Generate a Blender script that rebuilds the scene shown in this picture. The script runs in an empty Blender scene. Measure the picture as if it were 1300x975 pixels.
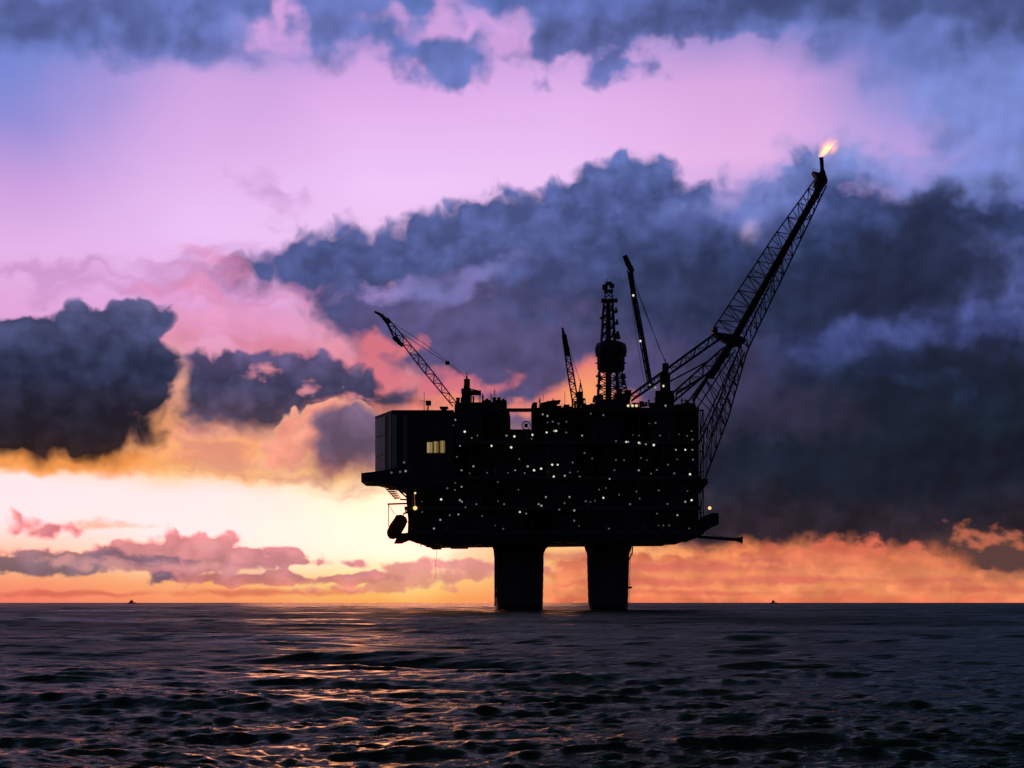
import bpy, bmesh, math, random
import numpy as np
from mathutils import Vector, Matrix

SC = bpy.context.scene
COL = SC.collection
random.seed(7)
RNG = np.random.default_rng(11)

# ------------------------------------------------------------------ camera
CAM_H = 3.0            # metres above the sea
FOC = 2425.8           # focal length in pixels of a 1300 pixel wide frame
cam_data = bpy.data.cameras.new("camera")
cam_data.sensor_width = 36.0
cam_data.lens = 36.0 * FOC / 1300.0
cam_data.shift_y = 277.5 / 1300.0
cam_data.clip_start = 0.5
cam_data.clip_end = 80000.0
cam = bpy.data.objects.new("camera", cam_data)
COL.objects.link(cam)
cam.location = (0, 0, CAM_H)
cam.rotation_euler = (math.radians(90), 0, 0)
SC.camera = cam

SC.view_settings.view_transform = 'Standard'
SC.view_settings.look = 'None'
SC.view_settings.exposure = 0.0
SC.view_settings.gamma = 1.0
SC.view_settings.use_curve_mapping = False
SC.cycles.max_bounces = 5
SC.cycles.sample_clamp_indirect = 4.0

# ------------------------------------------------------------------ sky
SUN_AZ = math.radians(-3.0)      # left of the platform's middle, low over the sea
SUN_EL = math.radians(2.6)
sun_dir = Vector((math.sin(SUN_AZ) * math.cos(SUN_EL), math.cos(SUN_AZ) * math.cos(SUN_EL), math.sin(SUN_EL)))


def lin(c):
    if c[0] == 'L':                       # linear light, may go beyond display white
        return (c[1], c[2], c[3], 1.0)
    out = []
    for v in c[:3]:
        v = v / 255.0
        out.append(v / 12.92 if v <= 0.04045 else ((v + 0.055) / 1.055) ** 2.4)
    k = c[3] if len(c) > 3 else 1.0
    return (out[0] * k, out[1] * k, out[2] * k, 1.0)


world = bpy.data.worlds.new("World")
SC.world = world
world.use_nodes = True
WT = world.node_tree
WT.nodes.clear()


class G:
    """small node writer"""
    def __init__(self, tree):
        self.t = tree

    def node(self, kind, **kw):
        n = self.t.nodes.new(kind)
        for k, v in kw.items():
            setattr(n, k, v)
        return n

    def put(self, sock, v):
        if isinstance(v, bpy.types.NodeSocket):
            self.t.links.new(v, sock)
        else:
            sock.default_value = v

    def m(self, op, a, b=None, c=None, clamp=False):
        n = self.node('ShaderNodeMath', operation=op, use_clamp=clamp)
        self.put(n.inputs[0], a)
        if b is not None:
            self.put(n.inputs[1], b)
        if c is not None:
            self.put(n.inputs[2], c)
        return n.outputs[0]

    def vm(self, op, a, b=None, c=None, scale=None):
        n = self.node('ShaderNodeVectorMath', operation=op)
        self.put(n.inputs[0], a)
        if b is not None:
            self.put(n.inputs[1], b)
        if c is not None:
            self.put(n.inputs[2], c)
        if scale is not None:
            self.put(n.inputs['Scale'], scale)
        return n.outputs['Value'] if op in ('LENGTH', 'DOT_PRODUCT', 'DISTANCE') else n.outputs['Vector']

    def mix(self, f, a, b):
        n = self.node('ShaderNodeMix', data_type='RGBA')
        self.put(n.inputs[0], f)
        self.put(n.inputs[6], a)
        self.put(n.inputs[7], b)
        return n.outputs[2]

    def ramp(self, f, stops, interp='EASE'):
        n = self.node('ShaderNodeValToRGB')
        cr = n.color_ramp
        cr.interpolation = interp
        lo, hi = stops[0][0], stops[-1][0]
        fac = self.rng(f, lo, hi, 0.0, 1.0)
        els = cr.elements
        els[0].position, els[0].color = 0.0, lin(stops[0][1])
        els[1].position, els[1].color = 1.0, lin(stops[-1][1])
        for p, c in stops[1:-1]:
            e = els.new((p - lo) / (hi - lo))
            e.color = lin(c)
        self.put(n.inputs[0], fac)
        return n.outputs[0]

    def rng(self, v, a, b, c, d, smooth=False):
        n = self.node('ShaderNodeMapRange', interpolation_type='SMOOTHSTEP' if smooth else 'LINEAR')
        n.clamp = True
        for i, x in enumerate((v, a, b, c, d)):
            self.put(n.inputs[i], x)
        return n.outputs[0]

    def noise(self, vec, scale, detail, rough=0.5, off=(0, 0, 0), stretch=(1, 1, 1), kind='FBM', color=False, lac=2.0, dist=0.0):
        v = self.vm('MULTIPLY_ADD', vec, stretch, off)
        n = self.node('ShaderNodeTexNoise', noise_dimensions='2D', noise_type=kind)
        self.put(n.inputs['Vector'], v)
        n.inputs['Scale'].default_value = scale
        n.inputs['Detail'].default_value = detail
        n.inputs['Roughness'].default_value = rough
        n.inputs['Lacunarity'].default_value = lac
        n.inputs['Distortion'].default_value = dist
        return n.outputs['Color'] if color else n.outputs[0]


g = G(WT)
# sky coordinates: U grows with azimuth to the right, V with elevation, both in units of about 2.36 degrees
tc = g.node('ShaderNodeTexCoord')
sep = g.node('ShaderNodeSeparateXYZ')
WT.links.new(tc.outputs['Generated'], sep.inputs[0])
dx, dy, dz = sep.outputs
SU = FOC / 100.0
az = g.m('ARCTAN2', dx, dy)
rad = g.m('SQRT', g.m('MULTIPLY_ADD', dx, dx, g.m('MULTIPLY', dy, dy)))
U = g.m('MULTIPLY', az, SU)
V = g.m('MINIMUM', g.m('MULTIPLY', g.m('DIVIDE', dz, g.m('MAXIMUM', rad, 0.02)), SU), 80.0)
comb = g.node('ShaderNodeCombineXYZ')
comb.inputs[2].default_value = 0.0
g.put(comb.inputs[0], U)
g.put(comb.inputs[1], V)
P0 = comb.outputs[0]


def sk(px, py):
    """pixel of the 1300x975 photograph -> sky coordinates"""
    a = math.atan((px - 650.0) / FOC)
    return a * SU, (765.0 - py) / 100.0 * math.cos(a)


def vy(py):
    return (765.0 - py) / 100.0


def ux(px):
    return sk(px, 765)[0]


# shared noise fields
def wob(scale, detail, rough, off):
    """a wandering offset vector with components about -0.5 .. 0.5"""
    c = g.node('ShaderNodeCombineXYZ')
    g.put(c.inputs[0], g.m('SUBTRACT', g.noise(P0, scale, detail, rough, off), 0.5))
    g.put(c.inputs[1], g.m('SUBTRACT', g.noise(P0, scale, detail, rough, (off[0] + 31.7, off[1] + 11.3, off[2])), 0.5))
    return c.outputs[0]


w_low = wob(0.8, 2.0, 0.5, (3, 1, 0))
w_mid = wob(2.2, 2.5, 0.5, (7, 2, 4))
fb = g.m('SUBTRACT', g.noise(P0, 1.8, 4.5, 0.5, (1, 5, 2)), 0.5)
P_warp = g.vm('MULTIPLY_ADD', w_mid, (0.42, 0.42, 0), P0)
fs = g.m('SUBTRACT', g.noise(P_warp, 0.9, 8.0, 0.6, (4, 3, 9), stretch=(1.0, 3.4, 1.0)), 0.5)
vor = g.node('ShaderNodeTexVoronoi', voronoi_dimensions='2D', feature='SMOOTH_F1')
g.put(vor.inputs['Vector'], P_warp)
vor.inputs['Scale'].default_value = 2.7
vor.inputs['Detail'].default_value = 2.0
vor.inputs['Roughness'].default_value = 0.45
vor.inputs['Smoothness'].default_value = 0.7
puff = g.m('SUBTRACT', vor.outputs['Distance'], 0.47)
# everything after this point hangs on the last of the noises, which keeps the compiled shader's stack short
fd = g.m('SUBTRACT', g.noise(P0, 3.8, 3.0, 0.5, (8, 3, 1), stretch=(1.0, 1.5, 1.0)), 0.5)
tie = g.node('ShaderNodeCombineXYZ')
g.put(tie.inputs[0], g.m('MULTIPLY', g.m('ADD', g.m('ADD', puff, fd), fs), 1e-5))
g.put(tie.inputs[2], 1.0)
P_tied = g.vm('ADD', P0, tie.outputs[0])
P_soft = g.vm('MULTIPLY_ADD', w_mid, (0.7, 0.55, 0), g.vm('MULTIPLY_ADD', w_low, (0.9, 0.7, 0), P_tied))
P_flat = g.vm('MULTIPLY_ADD', w_mid, (0.7, 0.10, 0), P_tied)
P_cum = g.vm('MULTIPLY_ADD', w_mid, (0.22, 0.22, 0), P_tied)
sp_ = g.node('ShaderNodeSeparateXYZ')
g.put(sp_.inputs[0], g.vm('MULTIPLY_ADD', w_mid, (0.2, 0.2, 0), P_tied))
U, V = sp_.outputs[0], sp_.outputs[1]


TILE = (-99, 99, -99, 99)      # the block of sky being written: cloud shapes that cannot reach it are left out


def reach(s, lim, warp):
    """can this ellipse, with its frayed edge, touch the block?"""
    cx, cy, rx, ry = s[:4]
    rot = math.radians(s[4]) if len(s) > 4 else 0.0
    u, v = sk(cx, cy)
    rx, ry = rx / 100.0, ry / 100.0
    r = math.sqrt(min(rx, ry) * (0.5 * (rx + ry)))
    gx, gy = rx * (1 + lim / r), ry * (1 + lim / r)
    ex = math.hypot(gx * math.cos(rot), gy * math.sin(rot)) + warp
    ey = math.hypot(gx * math.sin(rot), gy * math.cos(rot)) + warp
    return u + ex > TILE[0] and u - ex < TILE[1] and v + ey > TILE[2] and v - ey < TILE[3]


def field(shapes, P, k=0.25):
    """union of ellipses given in photograph pixels (cx, cy, rx, ry, rotation in degrees); negative inside"""
    cur = None
    for s in shapes:
        cx, cy, rx, ry = s[:4]
        rot = math.radians(s[4]) if len(s) > 4 else 0.0
        u, v = sk(cx, cy)
        rx, ry = rx / 100.0, ry / 100.0
        if rot == 0.0:
            ln = g.vm('LENGTH', g.vm('MULTIPLY_ADD', P, (1 / rx, 1 / ry, 0), (-u / rx, -v / ry, 0)))
        else:                       # the third component of P is 1
            co, si = math.cos(rot), math.sin(rot)
            e1 = g.vm('DOT_PRODUCT', P, (co / rx, si / rx, -(co * u + si * v) / rx))
            e2 = g.vm('DOT_PRODUCT', P, (-si / ry, co / ry, (si * u - co * v) / ry))
            ln = g.m('SQRT', g.m('MULTIPLY_ADD', e1, e1, g.m('MULTIPLY', e2, e2)))
        r = math.sqrt(min(rx, ry) * (0.5 * (rx + ry)))
        d = g.m('MULTIPLY_ADD', ln, r, -r)
        cur = d if cur is None else g.m('SMOOTH_MIN', cur, d, k)
    return cur


def mask(d, soft):
    if callable(soft):
        sv = soft()
        return g.rng(g.m('DIVIDE', d, sv), 1.0, -1.0, 0.0, 1.0, smooth=True)
    return g.rng(d, soft, -soft, 0.0, 1.0, smooth=True)


def layer(cur, shapes, col, P='cum', noise=None, amp=0.5, soft=0.08, opac=1.0, k=0.25, amp2=0.0):
    """lay one cloud over the sky so far"""
    Pv, warp = {'cum': (E.P_cum, 0.14), 'soft': (E.P_soft, 0.5), 'flat': (E.P_flat, 0.3)}[P]
    lim = (0.3 if callable(soft) else soft) + amp * 0.32 + amp2 * 0.6 + k * 0.34
    shapes = [s for s in shapes if reach(s, lim, warp)]
    if not shapes:
        return cur
    d = field(shapes, Pv, k)
    if noise is not None:
        d = g.m('MULTIPLY_ADD', getattr(E, noise), amp, d)
    if amp2:
        d = g.m('MULTIPLY_ADD', E.puff, amp2, d)
    c = col(d) if callable(col) else lin(col)
    mk = mask(d, soft)
    if opac != 1.0:
        mk = g.m('MULTIPLY', mk, opac)
    return g.mix(mk, cur, c)


def cols(stations, interp='LINEAR'):
    """clear-sky colour: vertical ramps at several azimuths, blended across"""
    cur = None
    last = None
    for i, (px, stops) in enumerate(stations):
        hi = ux(stations[i + 1][0]) if i + 1 < len(stations) else 99
        lo = ux(stations[i - 1][0]) if i else -99
        if hi < TILE[0] - 0.35 or lo > TILE[1] + 0.35:
            continue
        r = g.ramp(E.V_s, [(vy(y), c) for y, c in sorted(stops, key=lambda s: -s[0])], interp)
        cur = r if cur is None else g.mix(g.rng(E.U_s, ux(last), ux(px), 0, 1, smooth=True), cur, r)
        last = px
    return cur


sw = g.node('ShaderNodeSeparateXYZ')
g.put(sw.inputs[0], g.vm('MULTIPLY_ADD', w_low, (0.8, 0.25, 0), P_tied))
U_s, V_s = sw.outputs[0], sw.outputs[1]
# --- clear sky behind the clouds
BLUE_UP = [(-1700, (44, 47, 60)), (-700, (62, 67, 88)), (-200, (88, 96, 132))]
STATIONS = [
    (-6200, [(-1700, (34, 37, 52)), (-600, (36, 40, 58)), (0, (38, 42, 60)), (500, (38, 40, 56)), (765, (46, 42, 52))]),
    (-3000, [(-1700, (44, 47, 60)), (-700, (62, 66, 88)), (0, (78, 82, 110)), (500, (80, 82, 106)), (765, (76, 74, 92))]),
    (-1200, BLUE_UP + [(100, (92, 104, 168)), (300, (104, 104, 158)), (560, (122, 104, 128)), (700, (150, 104, 98)), (765, (150, 96, 88))]),
    (-250, BLUE_UP + [(0, (104, 124, 196)), (160, (122, 136, 212)), (330, (190, 150, 214)), (480, (226, 156, 190)), (590, (250, 196, 160)), (640, (255, 232, 222)), (690, (255, 214, 180)), (765, (244, 130, 104))]),
    (0, BLUE_UP + [(0, (104, 126, 198)), (100, (120, 136, 212)), (170, (146, 142, 216)), (260, (208, 162, 224)), (330, (228, 180, 234)), (440, (226, 160, 212)), (560, (250, 178, 116)), (598, (255, 216, 172)), (612, ('L', 3.0, 0.83, 0.87)), (665, ('L', 3.0, 0.83, 0.85)), (715, (253, 190, 142)), (740, (250, 150, 112)), (765, (246, 128, 104))]),
    (280, BLUE_UP + [(0, (122, 136, 208)), (60, (150, 146, 214)), (105, (206, 164, 226)), (190, (222, 176, 234)), (300, (238, 196, 248)), (400, (226, 166, 224)), (500, (240, 150, 150)), (560, (248, 176, 112)), (602, (252, 206, 140)), (625, ('L', 3.0, 0.84, 0.84)), (680, ('L', 3.0, 0.88, 0.86)), (712, (255, 234, 196)), (738, (252, 178, 118)), (765, (250, 146, 98))]),
    (500, BLUE_UP + [(0, (160, 150, 218)), (60, (206, 160, 224)), (130, (226, 176, 236)), (240, (240, 200, 250)), (300, (238, 194, 240)), (420, (230, 150, 170)), (520, (242, 140, 130)), (590, (250, 180, 108)), (625, ('L', 1.5, 0.87, 0.48)), (660, ('L', 2.2, 1.0, 0.88)), (700, ('L', 2.2, 1.0, 0.82)), (735, (255, 226, 140)), (765, (253, 170, 90))]),
    (700, BLUE_UP + [(0, (150, 146, 214)), (60, (200, 160, 222)), (130, (228, 180, 238)), (230, (238, 196, 246)), (300, (220, 176, 226)), (450, (190, 120, 140)), (600, (250, 170, 110)), (690, (252, 196, 130)), (740, (250, 170, 110)), (765, (250, 144, 96))]),
    (950, BLUE_UP + [(0, (108, 122, 192)), (60, (170, 148, 212)), (110, (218, 168, 226)), (200, (230, 180, 232)), (260, (190, 160, 222)), (400, (110, 110, 170)), (600, (120, 100, 120)), (690, (250, 140, 90)), (730, (253, 160, 104)), (765, (250, 138, 92))]),
    (1170, BLUE_UP + [(0, (88, 104, 172)), (90, (112, 126, 200)), (160, (158, 150, 218)), (210, (190, 160, 224)), (300, (120, 130, 196)), (450, (84, 92, 150)), (650, (120, 90, 100)), (700, (246, 130, 84)), (740, (252, 152, 98)), (765, (248, 130, 90))]),
    (1330, BLUE_UP + [(0, (78, 92, 152)), (120, (98, 112, 184)), (220, (108, 122, 194)), (450, (80, 86, 140)), (650, (110, 84, 96)), (710, (220, 118, 84)), (765, (244, 130, 92))]),
    (2000, BLUE_UP + [(0, (76, 88, 146)), (300, (72, 80, 130)), (600, (62, 62, 92)), (700, (96, 74, 82)), (765, (110, 78, 78))]),
    (3600, [(-1600, (30, 33, 50)), (-600, (32, 36, 54)), (0, (34, 38, 56)), (500, (36, 38, 54)), (765, (46, 42, 52))]),
]


class E:
    """sockets of the block being written"""
    pass


def vramp(*stops):
    return g.ramp(E.V, [(vy(y), c) for y, c in sorted(stops, key=lambda s: -s[0])], 'EASE')


def uramp(*stops):
    return g.ramp(E.U, [(ux(x), c) for x, c in stops], 'EASE')


def tint(c, noise, lo, hi):
    """let a cloud colour vary with the noise"""
    n = g.node('ShaderNodeHueSaturation')
    g.put(n.inputs['Value'], g.rng(noise, -0.25, 0.25, lo, hi))
    g.put(n.inputs['Color'], c)
    return n.outputs[0]


def depth(*stops):
    """colour by depth into the cloud, in pixels of the photograph"""
    return lambda d: g.ramp(g.m('MULTIPLY', d, -100.0), list(stops), 'EASE')


def paint():
    cur = cols(STATIONS)
    # sun glow through thin cloud, left of the platform
    cur = layer(cur, [(515, 652, 150, 40)], ('L', 2.0, 1.0, 0.7), P='soft', soft=0.5, opac=0.8)
    cur = layer(cur, [(520, 668, 62, 30)], ('L', 3.4, 1.2, 0.8), P='soft', soft=0.35)

    # high veil along the top
    veil = lambda d: tint(uramp((0, (100, 116, 184)), (300, (104, 120, 190)), (560, (96, 116, 184)), (760, (96, 112, 180)), (950, (100, 116, 186)), (1120, (108, 126, 198)), (1300, (94, 110, 178))), E.rf, 0.8, 1.2)
    cur = layer(cur, [(60, -40, 420, 95, 4), (150, 30, 190, 48), (430, 5, 110, 60), (460, 42, 60, 22)], veil, P='soft', noise='fb', amp=0.75, soft=0.32, opac=0.92)
    cur = layer(cur, [(640, -35, 200, 60), (560, 72, 48, 28), (572, 94, 40, 22), (530, 50, 70, 18)], veil, P='soft', noise='fb', amp=0.5, soft=0.13, opac=0.95)
    cur = layer(cur, [(760, 10, 150, 52, -4), (700, 60, 70, 28), (930, 10, 150, 44), (790, 86, 50, 14, 5)], veil, P='soft', noise='fb', amp=0.9, soft=0.16, opac=0.95)
    cur = layer(cur, [(1150, 20, 230, 60, -8), (1300, 130, 120, 150), (1190, 80, 100, 60, -30)], lambda d: tint(vramp((0, (84, 98, 158)), (60, (104, 120, 188)), (140, (120, 138, 208)), (240, (122, 136, 208))), E.rf, 0.84, 1.16), P='soft', noise='fb', amp=0.8, soft=0.45, opac=0.9)
    cur = layer(cur, [(120, 18, 130, 24, 3), (1000, 0, 120, 26), (900, 30, 80, 14, 12), (700, 50, 40, 16), (1290, 10, 60, 50), (1180, 0, 80, 20), (800, 35, 60, 14)],
                lambda d: tint(uramp((0, (78, 88, 140)), (1300, (58, 70, 112))), E.rf, 0.8, 1.15), P='soft', noise='fb', amp=0.9, soft=0.35, opac=0.7)
    # pink gaps in the veil
    cur = layer(cur, [(364, 20, 14, 34, 22), (345, 50, 22, 10), (530, 20, 42, 16, 5), (590, 28, 30, 12), (625, 50, 24, 20), (655, 50, 14, 20)], (218, 166, 228), P='soft', noise='fb', amp=0.5, soft=0.16, opac=0.85)

    # the large central cloud and the dark mass on the right
    mass = lambda d: tint(g.mix(
        g.rng(E.U_s, ux(560), ux(1020), 0, 1, smooth=True),
        vramp((180, (104, 120, 186)), (270, (88, 100, 160)), (340, (80, 90, 144)), (400, (72, 78, 124)), (450, (84, 76, 116)), (520, (110, 88, 124)), (620, (90, 70, 90))),
        vramp((180, (96, 112, 178)), (250, (70, 84, 140)), (310, (52, 66, 110)), (380, (36, 46, 74)), (440, (42, 50, 84)), (500, (34, 46, 72)), (540, (24, 36, 52)), (610, (30, 34, 48)), (680, (44, 36, 46)), (730, (84, 58, 62)))),
        E.rd, 0.70, 1.30)
    cur = layer(cur, [
        (304, 342, 28, 12, 6), (322, 342, 40, 15, 6), (335, 338, 50, 20, 8), (385, 336, 80, 40, 14), (455, 335, 70, 52), (480, 390, 120, 60, -32), (560, 335, 110, 62), (540, 300, 44, 34), (640, 310, 100, 70), (640, 272, 40, 30),
        (715, 285, 70, 50), (800, 250, 76, 58), (750, 270, 70, 54), (860, 285, 70, 60), (940, 305, 110, 66), (1040, 250, 52, 62), (1018, 215, 22, 24), (1070, 225, 28, 28), (1000, 260, 50, 40),
        (1110, 300, 80, 64), (1200, 280, 70, 52), (1290, 300, 80, 58), (700, 420, 240, 110), (960, 470, 300, 160), (1200, 520, 260, 170), (1400, 500, 300, 260),
        (930, 620, 260, 80), (1180, 640, 240, 60), (750, 340, 200, 70), (900, 390, 200, 80), (1120, 370, 180, 80)], mass, noise='fb', amp=0.26, amp2=0.29, soft=lambda: g.rng(E.V, vy(400), vy(230), 0.22, 0.12), k=0.26)
    # its pale bluish veil edge on the upper right
    pale = lambda d: tint(vramp((180, (128, 138, 210)), (260, (104, 116, 186)), (340, (84, 92, 150)), (470, (70, 74, 124))), E.rf, 0.75, 1.25)
    cur = layer(cur, [(935, 262, 70, 30, 12), (1125, 222, 80, 22, -10), (1235, 226, 100, 22), (990, 250, 26, 26)], lambda d: tint(vramp((200, (132, 148, 216)), (250, (118, 132, 200)), (290, (92, 106, 172)), (330, (74, 86, 144))), E.rf, 0.8, 1.2), P='soft', noise='fb', amp=0.8, soft=0.3, opac=0.9)
    cur = layer(cur, [(1235, 398, 110, 26, 14), (1090, 428, 110, 24, 8), (1285, 345, 40, 40), (1190, 425, 120, 20, 10), (1250, 330, 30, 10)], lambda d: tint(vramp((320, (104, 116, 184)), (380, (94, 104, 172)), (430, (74, 86, 148)), (480, (54, 66, 112))), E.rd, 0.7, 1.3), P='soft', noise='fb', amp=0.9, soft=0.3, opac=0.85)
    cur = layer(cur, [(953, 288, 12, 14)], (140, 150, 222), noise='fb', amp=0.2, soft=0.2)
    cur = layer(cur, [(951, 294, 6, 8)], (206, 182, 236), noise='fb', amp=0.15, soft=0.12, opac=0.9)
    cur = layer(cur, [(925, 248, 26, 14, 20)], (182, 160, 222), P='soft', noise='fb', amp=0.4, soft=0.16, opac=0.6)
    # darkest parts
    cur = layer(cur, [(1120, 370, 130, 34, 6), (900, 350, 80, 40), (1220, 345, 70, 26, -8), (1215, 262, 70, 18), (1180, 250, 36, 14), (1280, 280, 50, 20), (1175, 320, 100, 44), (1100, 300, 40, 30)],
                lambda d: tint(uramp((800, (52, 60, 98)), (1000, (42, 50, 82)), (1120, (36, 42, 68)), (1300, (40, 48, 78))), E.rf, 0.7, 1.2), P='soft', noise='fb', amp=0.9, soft=0.3, opac=0.85)
    cur = layer(cur, [(1240, 455, 60, 22, -10), (1290, 490, 50, 40), (1120, 520, 160, 34), (1000, 600, 160, 30), (1180, 590, 190, 50)],
                lambda d: tint(uramp((900, (26, 34, 52)), (1300, (26, 30, 44))), E.rf, 0.75, 1.2), P='soft', noise='fb', amp=0.9, soft=0.32, opac=0.8)
    # dull violet parts behind the crane and the boom
    cur = layer(cur, [(980, 520, 80, 34, -10), (950, 475, 40, 30)], lambda d: tint(uramp((850, (66, 60, 96)), (1080, (54, 50, 74))), E.rf, 0.8, 1.2), P='soft', noise='fb', amp=0.8, soft=0.35, opac=0.7)
    cur = layer(cur, [(560, 400, 120, 40, 10), (690, 440, 120, 40), (610, 470, 110, 50), (650, 520, 70, 50), (800, 480, 60, 50)], lambda d: tint(uramp((400, (92, 84, 130)), (800, (82, 76, 118))), E.rf, 0.75, 1.25), P='soft', noise='fb', amp=1.0, soft=0.3, opac=0.88)
    cur = layer(cur, [(510, 370, 36, 12), (630, 350, 30, 12, 20), (600, 365, 50, 12, 20), (505, 372, 14, 7)], (134, 124, 188), P='soft', noise='fb', amp=0.7, soft=0.22, opac=0.6)

    cur = layer(cur, [(492, 371, 22, 8, 10)], (172, 142, 204), noise='fd', amp=0.4, soft=0.14, opac=0.8)
    cur = layer(cur, [(612, 352, 34, 10, 28), (530, 372, 24, 8)], (122, 124, 188), noise='fd', amp=0.5, soft=0.2, opac=0.7)
    # pink lit underside left of the platform
    cur = layer(cur, [(300, 400, 80, 22, -30), (365, 442, 80, 18, -30), (445, 468, 44, 11, -18), (250, 420, 60, 30)],
                lambda d: tint(vramp((400, (226, 150, 190)), (450, (214, 124, 146)), (500, (232, 128, 136)), (560, (246, 160, 120))), E.fb, 0.85, 1.15), P='soft', noise='fs', amp=0.9, soft=0.3, opac=0.8)
    cur = layer(cur, [(500, 440, 30, 12), (520, 480, 46, 13, 8), (555, 492, 40, 9), (480, 470, 22, 12), (600, 490, 40, 6)], (222, 118, 132), noise='fb', amp=0.9, soft=0.13, opac=0.9)
    cur = layer(cur, [(520, 515, 60, 10), (600, 512, 30, 8), (665, 518, 34, 8, 10)], (244, 140, 118), noise='fb', amp=0.8, soft=0.12, opac=0.9)
    # orange break behind the derrick
    cur = layer(cur, [(745, 488, 24, 34), (755, 512, 50, 18), (705, 514, 34, 7)], (238, 132, 118), noise='fb', amp=0.6, soft=0.16, opac=0.95)
    cur = layer(cur, [(748, 506, 26, 22)], (250, 160, 108), noise='fb', amp=0.5, soft=0.2)

    # faint mauve wisps at the left
    cur = layer(cur, [(110, 352, 110, 7, -2), (230, 332, 60, 9, 8), (270, 360, 90, 16, -6), (180, 372, 80, 10), (345, 250, 20, 7, -50)], (190, 134, 190), P='soft', noise='fs', amp=0.8, soft=0.22, opac=0.55)
    cur = layer(cur, [(300, 350, 60, 14, -20), (230, 370, 60, 12)], (234, 140, 178), P='soft', noise='fs', amp=0.7, soft=0.25, opac=0.55)

    # orange lit band below the clouds
    cur = layer(cur, [(120, 570, 200, 22, 4), (240, 545, 60, 50), (330, 560, 110, 46), (380, 600, 150, 22, -6)],
                lambda d: tint(vramp((500, (242, 154, 158)), (545, (248, 170, 142)), (575, (250, 170, 116)), (602, (252, 188, 126)), (625, (254, 222, 182))), E.fs, 0.9, 1.1), noise='fs', amp=0.45, soft=0.14)
    cur = layer(cur, [(260, 575, 46, 10), (300, 590, 90, 9, -4), (360, 608, 70, 6, -6), (240, 545, 30, 8)], (214, 132, 126), noise='fs', amp=0.8, soft=0.14, opac=0.6)

    # dark cloud right of the cumulus
    cur = layer(cur, [(258, 492, 38, 46), (320, 494, 98, 48), (300, 515, 60, 32, -14), (400, 482, 56, 36), (440, 490, 40, 20), (462, 500, 28, 22), (345, 530, 38, 20), (500, 510, 40, 14)],
                lambda d: tint(vramp((450, (98, 88, 132)), (490, (68, 66, 98)), (535, (86, 72, 96)), (560, (140, 96, 104))), E.rd, 0.66, 1.34), noise='fb', amp=0.22, amp2=0.18, soft=lambda: g.rng(E.V, vy(480), vy(545), 0.06, 0.2))
    cur = layer(cur, [(338, 470, 16, 5, 20), (395, 492, 9, 4, 20), (460, 505, 14, 4)], (232, 146, 160), noise='fd', amp=0.35, soft=0.07, opac=0.85)
    # cumulus with the lit rim: a pale lobe on the left, a shaded one on the right
    cur = layer(cur, [(362, 545, 34, 22), (388, 535, 22, 18), (370, 575, 44, 22), (425, 525, 36, 28), (430, 560, 62, 44), (462, 522, 18, 14)],
                lambda d: tint(g.ramp(g.m('MULTIPLY', d, -100.0), [(-6, (254, 190, 156)), (8, (246, 158, 136)), (30, (232, 146, 124))], 'EASE'), E.rd, 0.82, 1.18), noise='fb', amp=0.2, amp2=0.24, soft=lambda: g.rng(E.V, vy(555), vy(600), 0.035, 0.2), k=0.12)
    cur = layer(cur, [(436, 548, 40, 40), (432, 578, 48, 26), (464, 560, 26, 44), (412, 570, 24, 28)],
                lambda d: tint(vramp((500, (132, 106, 138)), (560, (108, 88, 114)), (605, (128, 88, 96))), E.rd, 0.76, 1.24), noise='fb', amp=0.2, amp2=0.16, soft=lambda: g.rng(E.V, vy(540), vy(600), 0.08, 0.2), k=0.15)

    # left cumulus: lit fringe then the dark body
    cur = layer(cur, [(222, 478, 10, 46, 2), (206, 535, 18, 34, -20), (90, 586, 130, 14)], lambda d: tint(vramp((430, (232, 164, 180)), (500, (246, 174, 146)), (545, (250, 168, 110)), (580, (252, 156, 78))), E.rd, 0.88, 1.12), noise='fb', amp=0.25, soft=0.14, opac=0.9)
    cur = layer(cur, [(-4, 430, 30, 34), (68, 424, 34, 26), (100, 413, 36, 28), (140, 410, 36, 28), (150, 398, 16, 13), (182, 402, 32, 26), (198, 404, 22, 16), (208, 396, 12, 8), (158, 466, 66, 68), (184, 458, 36, 60), (60, 490, 126, 92), (108, 535, 106, 50), (162, 500, 62, 52), (-120, 480, 140, 96), (20, 545, 130, 32)],
                lambda d: tint(vramp((375, (100, 98, 142)), (420, (72, 78, 118)), (470, (48, 54, 84)), (530, (40, 38, 54)), (590, (50, 34, 34))), E.rd, 0.66, 1.34), noise='fb', amp=0.13, amp2=0.22, soft=lambda: g.rng(E.V, vy(430), vy(560), 0.055, 0.17), k=0.10)

    # low banks near the horizon, left
    cur = layer(cur, [(215, 684, 28, 16), (240, 696, 70, 22), (180, 700, 60, 14), (300, 706, 100, 12), (350, 714, 100, 8), (250, 716, 120, 16), (430, 735, 110, 9), (330, 734, 150, 10), (150, 706, 60, 10)],
                lambda d: tint(vramp((670, (220, 142, 144)), (700, (212, 132, 140)), (725, (196, 120, 132)), (750, (226, 130, 112))), E.rd, 0.74, 1.26), P='flat', noise='fb', amp=0.2, amp2=0.22, soft=0.045, k=0.1, opac=0.92)
    cur = layer(cur, [(40, 716, 110, 15), (120, 708, 70, 10), (180, 712, 50, 8), (-100, 712, 140, 20), (210, 733, 24, 7)], lambda d: tint(vramp((690, (150, 112, 130)), (725, (110, 92, 116))), E.rd, 0.7, 1.3), P='flat', noise='fd', amp=0.3, amp2=0.14, soft=0.06, opac=0.88)
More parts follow.
